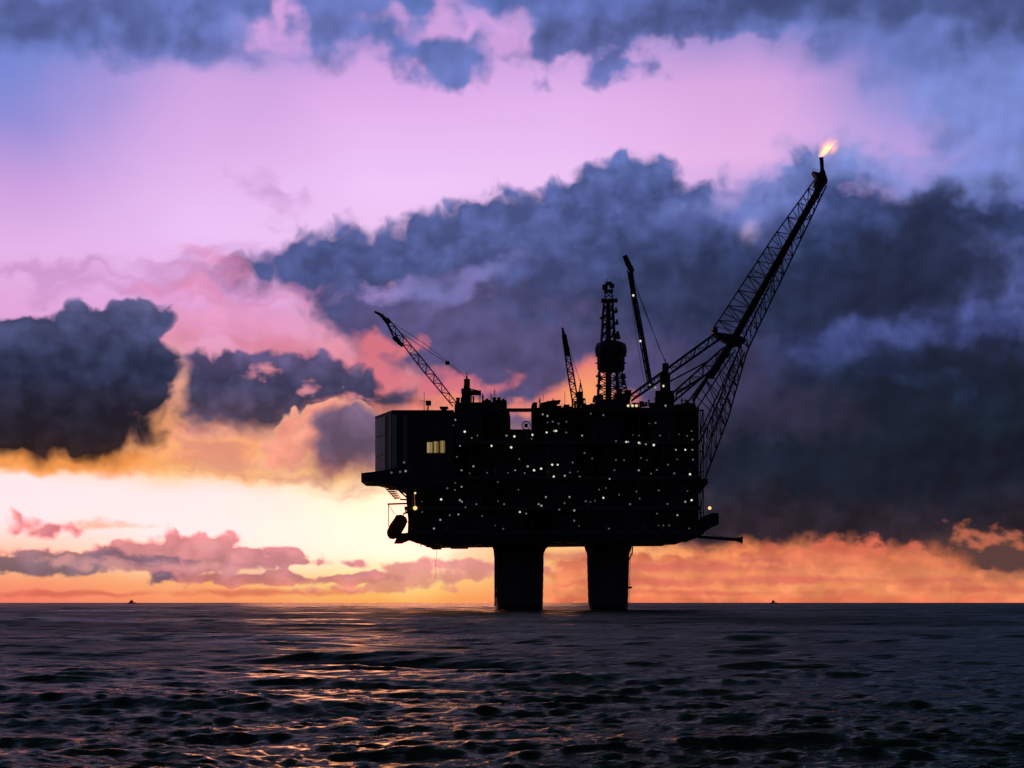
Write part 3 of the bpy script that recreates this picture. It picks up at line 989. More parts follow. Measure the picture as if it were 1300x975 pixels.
# underside: box girders and odds and ends that break the lower edge
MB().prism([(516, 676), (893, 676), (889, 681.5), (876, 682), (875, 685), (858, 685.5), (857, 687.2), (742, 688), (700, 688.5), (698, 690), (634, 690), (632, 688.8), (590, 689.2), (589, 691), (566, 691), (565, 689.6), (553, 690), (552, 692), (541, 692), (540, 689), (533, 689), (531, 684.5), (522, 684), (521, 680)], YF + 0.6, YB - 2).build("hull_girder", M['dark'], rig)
for x0, x1, y1 in ((534, 540, 691), (542, 549, 693.5), (560, 566, 691.5), (596, 606, 691), (612, 627, 694), (693, 700, 692), (736, 744, 691.5), (799, 806, 690), (843, 853, 688), (869, 874, 685)):
    MB().pbox(x0, x1, 680, y1, YF + 2, YF + 10).rod(at((x0 + x1) / 2, y1, YF + 4), at((x0 + x1) / 2, y1 + 1.2, YF + 4), 0.25).build("sump_tank", M['dark'], rig)

# modules between the levels, with a plated bulkhead behind them
MB().pbox(537, 676, 550, 674, YB - 3, YB - 2.4).pbox(676, 884, 524, 674, YB - 3, YB - 2.4).pbox(579, 646, 526, 550, YB - 3, YB - 2.4).build("bulkhead", M['dark'], rig)
rnd = random.Random(21)


def module(x0, x1, y0, y1, set_back, style):
    """one process module: a plated box with stiffeners, or an open steel frame with vessels and pipes inside"""
    Y0 = YF + set_back
    Y1 = YB - rnd.uniform(0, 6)
    b = MB()
    if style == 'plate':
        b.pbox(x0, x1, y0, y1, Y0, Y1)
        n = max(2, int((x1 - x0) / 4))
        for k in range(n):
            x = x0 + (k + 0.3) * (x1 - x0) / n
            b.pbox(x, x + (x1 - x0) / n * 0.45, y0 + 1.2, y1 - 1.2, Y0 - 0.25, Y0)
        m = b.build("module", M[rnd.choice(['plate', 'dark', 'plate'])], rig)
        d = rnd.uniform(x0 + 1, x1 - 5)
        MB().pbox(d, d + 3, y1 - 8, y1 - 0.8, Y0 - 0.5, Y0 - 0.26).build("door", M['panel2'], m)
    else:
        b.pbox(x0, x1, y0, y1, Y0 + 16, Y1)
        for x in (x0, x1 - 1.0):
            b.pbox(x, x + 1.0, y0, y1, Y0, Y0 + 1)
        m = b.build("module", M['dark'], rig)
        n = rnd.randint(2, 3)
        for k in range(n):
            cx = x0 + (k + 0.5) * (x1 - x0) / n
            w = (x1 - x0) / n * 0.33
            p, q = at(cx, y1 - 1, Y0 + 6), at(cx, y0 + rnd.uniform(4, 14), Y0 + 6)
            r = w * Y0 / FOC
            MB().lathe([(r * 0.9, p.z), (r, p.z + 0.5), (r, q.z - r * 0.6), (r * 0.75, q.z - r * 0.2), (r * 0.2, q.z)], (p.x, Y0 + 6), 14).build("vessel", M[rnd.choice(['plate', 'dark', 'rustred'])], m, smooth=True)
        for k in range(2):
            y = y0 + 3 + k * rnd.uniform(5, 9)
            MB().rod(at(x0 + 1, y, Y0 + 2.5), at(x1 - 1, y, Y0 + 2.5), rnd.uniform(0.22, 0.45), 8).build("pipe", M[rnd.choice(['plate', 'rustred', 'dark'])], m)
        strut("brace", at(x0 + 1, y1, Y0 + 0.5), at(x1 - 1, y0, Y0 + 0.5), 0.28, m, 'dark')
    return m


BAYS = [
    (647, 674, [524, 560, 594, 634, 668, 700, 744, 786, 826, 866, 887]),
    (608, 643, [526, 566, 612, 650, 690, 722, 762, 800, 846, 885]),
    (563, 604, [576, 612, 648, 692, 732, 768, 806, 850, 886]),
    (521, 559, [678, 712, 748, 790, 826, 858, 885]),
]
for y0, y1, xs in BAYS:
    for a, c in zip(xs[:-1], xs[1:]):
        module(a + 0.6, c - 0.6, y0 + 0.8, y1 + 0.3, rnd.choice([1.2, 2.4, 3.6, 5.0]), rnd.choice(['plate', 'plate', 'open']))
module(576.6, 612, 523, 559, 1.5, 'plate')
module(613, 646.5, 523, 559, 2.5, 'open')
module(648, 676.5, 545, 559, 6.0, 'plate')

for x in (533, 576, 612, 648, 677, 704, 744, 788, 826, 858, 885.5):          # the front row of columns
    top = 521 if x > 670 else 563 if x > 570 else 608
    strut("column", at(x, 676, YF + 0.7), at(x, top, YF + 0.7), 0.55, rig, 'dark')
for x, y0, y1 in ((596, 676, 521), (660, 676, 548), (724, 676, 522), (812, 676, 522), (842, 645, 522)):
    strut("riser_pipe", at(x, y0, YF + 0.2), at(x, y1, YF + 0.2), 0.38, rig, 'plate')
for (xa, ya, xb, yb) in ((533, 676, 576, 608), (576, 676, 612, 608), (648, 676, 704, 608), (744, 676, 788, 608), (826, 676, 885, 608), (677, 606, 744, 521), (788, 606, 744, 521), (826, 606, 885, 521)):
    strut("brace", at(xa, ya, YF + 0.5), at(xb, yb, YF + 0.5), 0.4, rig, 'dark')

# stairs up the right-hand end
b = MB()
for k in range(6):
    ya, yb = 676 - k * 26, 676 - (k + 1) * 26
    xa, xb = (889.2, 892.5) if k % 2 else (892.5, 889.2)
    b.rod(at(xa, ya, YF + 6), at(xb, yb, YF + 6), 0.3, 4)
    b.pbox(888.6, 893.2, yb, yb + 1, YF + 4, YF + 8)
for x in (888.8, 893):
    b.rod(at(x, 676, YF + 4.5), at(x, 520, YF + 4.5), 0.16, 5)
b.build("stair_tower", M['dark'], rig)

# upper deck: the block under the left crane and the clutter along the skyline
MB().prism([(577, 521), (577, 513), (584, 511), (611, 510.5), (613, 508), (622, 508), (624, 510.5), (629, 508), (642.5, 507.5), (643.5, 511), (640, 513), (641, 516), (646.5, 521), (648, 531), (647, 535), (648.5, 545), (648.5, 561), (640, 561), (640, 523), (577, 523)], YF + 8, YF + 40).build("upper_module", M['dark'], rig)
MB().pbox(560, 566.5, 516.5, 523, YF + 10, YF + 16).pbox(558, 568.5, 516, 517.2, YF + 9, YF + 17).build("vent_cowl", M['dark'], rig)
b = MB()
b.rod(at(628, 509, YF + 14), at(628, 494, YF + 14), 0.12).rod(at(625.5, 500, YF + 14), at(630.5, 500, YF + 14), 0.09).rod(at(626.5, 497, YF + 14), at(629.5, 497, YF + 14), 0.07)
b.build("mast", M['dark'], rig)
b = MB().pbox(597, 610.5, 495.5, 500, YF + 14, YF + 20)
for x in (599, 609.3):
    b.rod(at(x, 500, YF + 15), at(x, 511, YF + 15), 0.2)
b.rod(at(596, 493.5, YF + 15), at(606, 496, YF + 15), 0.25)
b.build("winch_platform", M['dark'], rig)
MB().pbox(644, 678, 518.2, 521.6, YF + 12, YF + 15).rod(at(644, 523, YF + 12), at(678, 523, YF + 12), 0.12).build("pipe_bridge", M['rustred'], rig)
b = MB()
c0 = at(668, 540, YF + 9)
for k in range(14):
    a0, a1 = 2 * math.pi * k / 14, 2 * math.pi * (k + 1) / 14
    for dyy in (0, 2.0):
        b.rod(c0 + Vector((1.75 * math.cos(a0), dyy, 1.75 * math.sin(a0))), c0 + Vector((1.75 * math.cos(a1), dyy, 1.75 * math.sin(a1))), 0.16, 5)
b.rod(c0, c0 + Vector((0, 2, 0)), 0.8, 10)
for k in range(3):
    a0 = math.pi * k / 3
    b.rod(c0 + Vector((1.7 * math.cos(a0), 0, 1.7 * math.sin(a0))), c0 - Vector((1.7 * math.cos(a0), 0, 1.7 * math.sin(a0))), 0.08, 4)
b.build("hose_reel", M['dark'], rig)
MB().pbox(674.5, 679, 514, 546, YF + 3, YF + 9).pbox(675.5, 678, 511.5, 514, YF + 4, YF + 7).build("vent_stack", M['dark'], rig)
MB().prism([(686, 511.5), (699, 508.5), (712, 507.5), (711, 510), (701, 511.8), (688, 513.6)], YF + 14, YF + 24).rod(at(697, 511, YF + 17), at(698, 519, YF + 17), 0.35).rod(at(706, 509, YF + 17), at(705, 519, YF + 17), 0.35).build("gantry", M['dark'], rig)
for x0, x1, y0 in ((700, 713, 515), (714, 728, 516), (738, 750, 514.5), (749, 757, 512.5), (803, 814, 516.5), (826, 840, 513), (846, 858, 515), (858, 870, 513), (871, 884, 514.6)):
    MB().pbox(x0, x1, y0, 519.5, YF + 6, YF + 14).pbox(x0 + 0.6, x0 + 1.3, y0 + 0.4, 518.5, YF + 5.6, YF + 6).pbox(x1 - 1.3, x1 - 0.6, y0 + 0.4, 518.5, YF + 5.6, YF + 6).build("equipment_skid", M['dark'], rig)
b = MB().rod(at(734.5, 519, YF + 10), at(734.5, 499, YF + 10), 0.42, 8).pbox(731.8, 737.4, 506.5, 512, YF + 9, YF + 12)
b.lathe([(0.3, at(0, 501, YF + 10).z), (0.9, at(0, 499.5, YF + 10).z), (0.9, at(0, 498, YF + 10).z)], (at(734.5, 0, YF + 10).x, YF + 10), 10)
b.build("exhaust_stack", M['dark'], rig)
b = MB().rod(at(717, 516, YF + 20), at(717, 496, YF + 20), 0.1).rod(at(690, 509, YF + 18), at(690, 500, YF + 18), 0.08)
b.build("aerial", M['dark'], rig)

# clutter along the roofline: vents, posts, drums and lockers
for k in range(58):
    x = rnd.choice([rnd.uniform(679, 756), rnd.uniform(802, 884), rnd.uniform(580, 643)])
    base = 516.0 if x > 800 else 517.5 if x > 660 else 511.5
    Y0 = YF + rnd.uniform(7, 30)
    hgt, wid = rnd.choice([(5.5, 2.8), (8.5, 2.0), (3.6, 7), (12, 0.7), (9.5, 0.9), (6.5, 4.5), (4.5, 9)])
    b = MB()
    if wid < 1:
        b.rod(at(x, base, Y0), at(x, base - hgt, Y0), 0.2, 5).rod(at(x - 1.4, base - hgt * 0.8, Y0), at(x + 1.4, base - hgt * 0.8, Y0), 0.14, 4)
        b.build("vent_post", M['dark'], rig)
    elif wid < 3:
        c = at(x, base, Y0)
        zt_ = at(x, base - hgt, Y0).z
        r_ = wid * 0.165
        b.lathe([(r_, c.z), (r_, zt_ - 0.5), (r_ * 1.35, zt_ - 0.4), (r_ * 1.2, zt_)], (c.x, Y0), 10)
        b.build("vent_cowl", M['dark'], rig)
    else:
        b.pbox(x - wid / 2, x + wid / 2, base - hgt, base, Y0, Y0 + 3).pbox(x - wid / 2 - 0.3, x + wid / 2 + 0.3, base - hgt - 0.4, base - hgt, Y0 - 0.1, Y0 + 3.1)
        b.build("locker", M['plate'], rig)
b = MB()
railing(b, at(677, 519.5, YF + 0.2), at(757, 519.5, YF + 0.2), 1.3)
railing(b, at(801, 519.5, YF + 0.2), at(886, 519.5, YF + 0.2), 1.3)
railing(b, at(580, 510.6, YF + 9), at(642, 507.6, YF + 9), 1.3)
b.build("railing", M['dark'], rig)
# pipes, hangers and gratings that fray the lower left edge
for x0, y0, x1, y1, r in ((523, 676, 530, 686, 0.4), (527, 684, 541, 690.5, 0.35), (518, 662, 526, 668, 0.5), (520, 650, 512, 652, 0.4), (512, 652, 512.5, 661, 0.2), (545, 690, 547, 696, 0.25), (556, 689, 575, 692, 0.3), (575, 692, 604, 690.5, 0.3), (534, 688, 534.5, 694, 0.2), (508, 634, 520, 634.5, 0.35)):
    strut("pipe", at(x0, y0, YF + 4), at(x1, y1, YF + 4), r, rig, 'dark')

# the little balcony at the lower right corner
b = MB().prism([(886, 662), (894, 655), (905, 651), (912.5, 651.5), (912.5, 666), (904, 669.5), (895, 675), (886, 681)], YF + 8, YF + 18)
railing(b, at(894, 655, YF + 8.2), at(912, 651.3, YF + 8.2))
b.rod(at(901, 652, YF + 9), at(901, 646, YF + 9), 0.14)
bal = b.build("balcony", M['dark'], rig)
lamp(901, 645, YF + 8.6, rig, 'amber', 1.6)

# lamps where the photograph shows them: (x, y, kind)
BR, MI, DI = 'bright', 'mid', 'dim'
LAMPS = [(578, 533, MI), (575, 540, DI), (590, 548, BR), (643, 553, MI), (653, 554, BR), (584, 566, MI), (624, 566, BR), (649, 568, BR), (566, 571, MI), (601, 592, MI), (586, 597, MI), (571, 600, MI),
         (654, 597, MI), (670, 592, MI), (678, 597, BR), (687, 595, BR), (676, 552, BR), (675, 557, DI), (694, 549, BR), (706, 547, BR), (703.5, 547, MI), (689, 526, MI), (695, 528, MI), (549, 614, MI), (562, 613, DI), (578, 613, DI), (586, 618, MI),
         (560, 634, BR), (584, 635, MI), (586.5, 637, MI), (591, 644, DI), (536, 650, DI), (571, 654, DI), (582, 653, MI), (660, 650, BR), (684, 640, MI), (687.5, 642, MI), (693, 631, MI), (559, 660, MI), (551, 671, MI),
         (719, 549, DI), (739, 553, MI), (782, 560, DI), (795, 561, BR), (797.5, 561, MI), (811, 562, BR), (812.5, 563, MI), (820, 564, MI), (830, 565, BR), (858, 571, MI), (870, 571, BR), (879, 571, MI), (878, 547, DI), (879, 558, DI), (669, 592, DI),
         (701, 590, BR), (708, 590, BR), (727, 587, DI), (703, 605, BR), (717, 604, MI), (736, 605, DI), (782, 584, DI), (774, 608, MI), (811, 597, MI), (856, 601, DI), (876, 602, BR), (723, 631, MI), (766, 632, BR),
         (710, 647, DI), (729, 648, MI), (812, 633, DI), (878, 635, BR), (870, 637, MI), (860, 654, MI), (729, 661, DI), (766, 527, DI), (786, 628, DI), (668, 652, DI), (580, 580, DI), (750, 525, DI), (800, 640, DI), (834, 652, DI), (848, 590, DI), (742, 575, DI), (632, 612, DI), (612, 655, DI), (640, 640, DI)]
for x, y, k in LAMPS:
    lamp(x, y, YF - 1.1, rig, k, {'bright': 1.0, 'mid': 0.92, 'dim': 0.85}[k] * rnd.uniform(0.75, 1.1))
for py, x0, x1 in ((669, 540, 884), (638, 528, 884), (599, 580, 884), (553.5, 582, 884), (583, 650, 880), (622, 560, 880), (537, 690, 880)):
    x = x0 + rnd.uniform(0, 14)
    while x < x1:
        if min(abs(x - a) + abs(py - c) for a, c, _ in LAMPS) > 7:
            lamp(x, py + rnd.uniform(-2.5, 2.5), YF - 1.1, rig, DI, rnd.uniform(0.5, 0.85))
        x += rnd.choice([7, 9, 24, 40, 66, 90]) * rnd.uniform(0.8, 1.2)
for x, y, k, s in ((527, 645, 'amber', 1.9), (516, 622, MI, 1.0), (527, 626, 'amber', 1.0), (845, 515, MI, 1.0), (797.5, 515, 'amber', 1.2), (803, 515, BR, 1.3), (808, 515, 'amber', 1.3)):
    lamp(x, y, YF - 1.1 if y > 520 else YF + 5, rig, k, s)

# the lifeboat station under the left end
b = MB()
b.rod(at(492, 640, YF + 2), at(523, 639, YF + 2), 0.38, 6).rod(at(493.2, 640, YF + 2), at(493, 668, YF + 2), 0.2, 6).rod(at(494, 642, YF + 2), at(501, 653, YF + 2), 0.14, 5)
b.rod(at(492, 640, YF + 8), at(523, 639, YF + 8), 0.38, 6).rod(at(493.2, 640, YF + 8), at(493, 668, YF + 8), 0.2, 6).rod(at(493.2, 640, YF + 2), at(493.2, 640, YF + 8), 0.2, 6)
b.build("launch_frame", M['dark'], rig)
MB().prism([(514, 612), (522, 616), (522, 676), (517.5, 676), (518, 660), (517, 650)], YF + 1, YF + 30).build("end_frame", M['dark'], rig)
MB().prism([(500, 690), (506, 677), (522, 676), (534, 682), (550, 690), (530, 690), (519, 686), (509, 690)], YF + 2, YF + 6).build("launch_ramp", M['rustred'], rig)

boat = empty("lifeboat", at(504, 688, YF + 3), "dark reddish lifeboat tilted nose down on its launching frame under the overhanging left deck", "lifeboat")
ax0, ax1 = at(494.5, 683.5, YF + 5), at(513, 655, YF + 5)
d = (ax1 - ax0).normalized()
nrm = Vector((d.z, 0, -d.x)) * -1
sec, n = [], 14
for t, r in ((0, 0.3), (0.05, 1.5), (0.16, 2.4), (0.4, 2.9), (0.7, 2.8), (0.9, 2.3), (0.97, 1.6), (1.0, 0.7)):
    sec.append((ax0.lerp(ax1, t), r))
b = MB()
vs, fs = [], []
for c, r in sec:
    for i in range(n):
        a = 2 * math.pi * i / n
        vs.append(c + nrm * (r * 1.05 * math.cos(a)) + Vector((0, 1, 0)) * (r * 0.9 * math.sin(a)))
for k in range(len(sec) - 1):
    fs += [(k * n + i, k * n + (i + 1) % n, (k + 1) * n + (i + 1) % n, (k + 1) * n + i) for i in range(n)]
fs += [tuple(range(n - 1, -1, -1)), tuple((len(sec) - 1) * n + i for i in range(n))]
b.add(vs, fs)
hull = b.build("hull", M['orange'], boat, smooth=True)
hc = ax0.lerp(ax1, 0.82) + nrm * 2.4
MB().rod(hc - nrm * 1.2, hc + nrm * 0.5, 1.1, 10, 0.8).build("cockpit", M['orange'], boat)
MB().rod(ax0.lerp(ax1, 0.1) + Vector((0, -2.0, 0)) - nrm * 0.6, ax0.lerp(ax1, 0.9) + Vector((0, -2.2, 0)) - nrm * 0.6, 0.16, 6).build("fender", M['dark'], boat)
b = MB()
for t in (0.3, 0.5, 0.7):
    c = ax0.lerp(ax1, t) + Vector((0, -2.25, 0)) + nrm * 0.7
    b.rod(c, c + Vector((0, 0.3, 0)), 0.28, 8)
b.build("porthole", M['panel2'], boat)

# ------------------------------------------------------------------ living quarters
AQ = YF - 2
quarters = empty("accommodation_block", at(530, 612, AQ + 14), "pale ribbed living quarters block with one yellow lit window at the platform's left end", "building")
near, far = at(497, 523, AQ), at(477, 531, AQ * 242.0 / 234.0)
zb = at(0, 600, AQ).z
right = at(575, 523, AQ)
b = MB()
foot = [(near.x, AQ), (right.x, AQ), (right.x, AQ + 34), (far.x, AQ + 34), (far.x, far.y)]
n = len(foot)
vs = [(x, y, zb) for x, y in foot] + [(x, y, near.z) for x, y in foot]
b.add(vs, [tuple(range(n - 1, -1, -1)), tuple(range(n, 2 * n))] + [(i, (i + 1) % n, (i + 1) % n + n, i + n) for i in range(n)])
b.build("wall", M['plate'], quarters)
b = MB()
vs = [(x * 1.0 + (-0.4 if x < -50 else 0.3), y + (-0.5 if y < AQ + 1 else 0.4), near.z + 0.02) for x, y in foot]
vs += [(x, y, near.z + 0.75) for x, y, z in vs]
b.add(vs, [tuple(range(n - 1, -1, -1)), tuple(range(n, 2 * n))] + [(i, (i + 1) % n, (i + 1) % n + n, i + n) for i in range(n)])
b.build("roof", M['plate'], quarters)
# panels on the short left face and ribs on the front
fdir = Vector((far.x - near.x, far.y - near.y, 0))
out = Vector((-fdir.y, fdir.x, 0)).normalized()
if out.y > 0:
    out = -out


def face_panel(t0, t1, z0, z1, mat, name="wall_panel", thick=0.35):
    p = Vector((near.x, near.y, 0)) + fdir * t0
    q = Vector((near.x, near.y, 0)) + fdir * t1
    vs = []
    for o in (0.01, thick):
        for r in (p, q):
            for z in (z0, z1):
                vs.append((r.x + out.x * o, r.y + out.y * o, z))
    MB().add(vs, [(0, 1, 3, 2), (4, 6, 7, 5), (0, 4, 5, 1), (2, 3, 7, 6), (0, 2, 6, 4), (1, 5, 7, 3)]).build(name, mat, quarters)


zt = near.z - 0.5
for k in range(3):
    for j in range(3):
        face_panel(0.36 + k * 0.213, 0.36 + (k + 1) * 0.213 - 0.012, zb + 0.3 + j * (zt - zb) / 3, zb + (j + 1) * (zt - zb) / 3, M['panel'])
face_panel(0.01, 0.06, zb + 0.3, zt, M['panel2'])
for x0, x1, m in ((497.4, 503.5, 'panel'), (511.5, 517, 'panel2'), (523, 527, 'plate')):
    for j in range(3):
        y0 = 526 + j * 24
        MB().pbox(x0, x1, y0, y0 + 23.6, AQ - 0.4, AQ - 0.01).build("wall_panel", M[m], quarters)
for x0, x1 in ((530, 540.5), (567, 574)):
    for j in range(3):
        MB().pbox(x0, x1, 526 + j * 24, 526 + j * 24 + 23.4, AQ - 0.3, AQ - 0.01).build("wall_panel", M['plate'], quarters)
for j in (0, 1):
    MB().pbox(541, 566.5, 527 + j * 50, 556 + j * 42, AQ - 0.3, AQ - 0.01).build("wall_panel", M['plate'], quarters)
b = MB()
b.pbox(541, 566, 557.6, 559.4, AQ - 0.6, AQ - 0.02).pbox(541, 566, 575.2, 577, AQ - 0.6, AQ - 0.02)
for x in (541, 549.3, 557.3, 565):
    b.pbox(x, x + 1.0, 559.4, 575.2, AQ - 0.6, AQ - 0.02)
win = b.build("window", M['dark'], quarters)
for x0, x1, y0 in ((542.2, 549.1, 561.5), (550.5, 557.1, 560.4), (558.5, 564.8, 559.6)):
    MB().pbox(x0, x1, y0, 574.8, AQ - 0.25, AQ - 0.03).build("pane", M['window'], win)
b = MB().prism([(458.5, 600.5), (480, 598), (520, 590.5), (578, 590.5), (578, 612), (514, 624), (500, 618), (475, 612.5), (458.5, 612)], AQ - 1.0, AQ + 26)
dk = b.build("overhanging_deck", M['plate'], quarters)
b = MB()
railing(b, at(459, 600.5, AQ - 0.9), at(480, 598, AQ - 0.9))
railing(b, at(480, 598, AQ - 0.9), at(520, 590.5, AQ - 0.9))
b.build("railing", M['dark'], dk)
strut("bracket", at(500, 617, AQ + 4), at(519, 634, AQ + 4), 0.35, dk, 'dark')
strut("bracket", at(500, 617, AQ + 18), at(519, 634, AQ + 18), 0.35, dk, 'dark')
b = MB()
for k in range(5):
    b.pbox(490 + k * 2.4, 500 + k * 1.6, 620.5 + k * 2.7, 621.8 + k * 2.7, AQ + 8, AQ + 12)
b.rod(at(489, 619, AQ + 8), at(503, 634, AQ + 8), 0.14).rod(at(500, 618, AQ + 8), at(509, 634, AQ + 8), 0.14)
b.build("stair", M['dark'], quarters)
b = MB().rod(at(538.5, 523, AQ + 8), at(538.5, 498, AQ + 8), 0.12).rod(at(543, 523, AQ + 8), at(543.5, 513, AQ + 8), 0.3)
b.pbox(540.5, 547, 508.5, 514, AQ + 7, AQ + 10)
b.rod(at(534, 508.5, AQ + 8), at(541, 510, AQ + 8), 0.08)
b.build("antenna_mast", M['dark'], quarters)
for x, y, k in ((508, 599, 'dim'), (515, 598, 'mid'), (497, 600, 'dim'), (513, 587, 'dim')):
    lamp(x, y, AQ - 1.6, quarters, k, 1.0)
# ------------------------------------------------------------------ drilling derrick
DY = 826.0
derrick = empty("drilling_derrick", at(773, 518, DY), "black drilling derrick with a bulging boxed-in middle, standing left of the tallest crane", "derrick")
H_ = 4.3


def corner(px, py, dy):
    p = at(px, py, DY)
    return Vector((p.x, DY + dy, p.z))


TOW = []
for sx, sy in ((-1, -1), (1, -1), (1, 1), (-1, 1)):
    TOW.append(lerp(corner(772 + sx * 13.5, 514, sy * 4.6), corner(772 + sx * 5.2, 381, sy * 1.9)))
b = MB()
for c in TOW:
    b.rod(c(0), c(1), 0.46, 6)
tower = b.build("tower", M['lattice'], derrick)
for i in range(4):
    zigzag("brace", TOW[i], TOW[(i + 1) % 4], 12, 0.23, tower, cross=(i in (0, 2)))
b = MB()
for x in (770, 772.5, 775):
    b.rod(at(x, 512, DY - 0.8), at(x * 0.5 + 772 * 0.5, 384, DY - 0.8), 0.5, 6)
b.build("drill_string", M['dark'], derrick)
b = MB()
for x in (766, 779):
    b.rod(at(x - (8 if x < 770 else -4), 512, DY - 3), at(x + (1 if x < 770 else -1), 384, DY - 1.5), 0.16, 5)
b.build("ladder", M['dark'], derrick)
zz = lambda y: at(0, y, DY).z
cx = at(775.6, 0, DY).x
b = MB().lathe([(5.2, zz(472)), (5.9, zz(469)), (6.0, zz(453)), (6.6, zz(451)), (6.9, zz(446)), (6.7, zz(440)), (6.1, zz(436)), (4.6, zz(434)), (2.6, zz(432.5))], (cx, DY), 8, 1.0, 0.95)
b.build("windwall", M['dark'], derrick)
b = MB()
for y in (444, 452, 461):
    b.lathe([(6.7, zz(y + 0.5)), (7.0, zz(y)), (6.7, zz(y - 0.5))], (cx, DY), 8)
b.build("stiffener_ring", M['lattice'], derrick)
b = MB().pbox(763.5, 784.5, 379, 381.6, DY - 3, DY + 3)
railing(b, at(763.5, 379, DY - 3), at(784.5, 379, DY - 3))
b.build("crown_platform", M['dark'], derrick)
b = MB().pbox(767, 778.5, 367.5, 370, DY - 2, DY + 2)
for x in (768, 777.5):
    b.rod(at(x, 380, DY - 1.6), at(x + (0.8 if x < 770 else -0.8), 362, DY - 1.6), 0.3)
    b.rod(at(x, 380, DY + 1.6), at(x + (0.8 if x < 770 else -0.8), 362, DY + 1.6), 0.3)
b.rod(at(767.5, 379, DY - 1.6), at(778, 370, DY - 1.6), 0.2).rod(at(778, 379, DY - 1.6), at(767.5, 370, DY - 1.6), 0.2)
b.pbox(764.8, 771.5, 361, 366.8, DY - 1.4, DY + 1.4).pbox(774, 780, 360, 364.5, DY - 1.4, DY + 1.4).pbox(768.5, 777, 357.6, 361.5, DY - 1, DY + 1)
b.rod(at(771, 358, DY), at(771, 353, DY), 0.1)
b.build("crown_block", M['dark'], derrick)
for x0, x1, y in ((779, 784.5, 394), (780, 785.5, 409), (780.5, 787, 424), (781, 788, 427.5), (787, 795, 478), (788, 794, 486), (762, 767, 402), (757, 763, 476), (757, 763, 488)):
    MB().pbox(x0, x1, y, y + 1.4, DY - 2.5, DY + 2.5).pbox(x0 + 2, x1 - 1, y - 3.6, y, DY - 1.5, DY + 1.5).build("landing", M['dark'], derrick)
b = MB()
for x0, x1, y0, y1 in ((756, 800, 506.5, 519.5), (752, 803, 514, 519.5), (754, 766, 502, 506.5), (780, 801, 499.5, 506.5), (793, 801.5, 495, 501), (783, 790, 494, 500)):
    b.pbox(x0, x1, y0, y1, DY - 8 + (x0 % 3), DY + 8 - (y0 % 2))
b.build("substructure", M['dark'], derrick)
RP = [lerp(at(789, 470, DY - 3), at(797, 498, DY - 3)), lerp(at(782, 474, DY - 3), at(783, 500, DY - 3))]
for f in RP:
    strut("pipe_rack", f(0), f(1), 0.3, derrick, 'dark')
zigzag("brace", RP[0], RP[1], 5, 0.22, derrick, 'dark', cross=True)


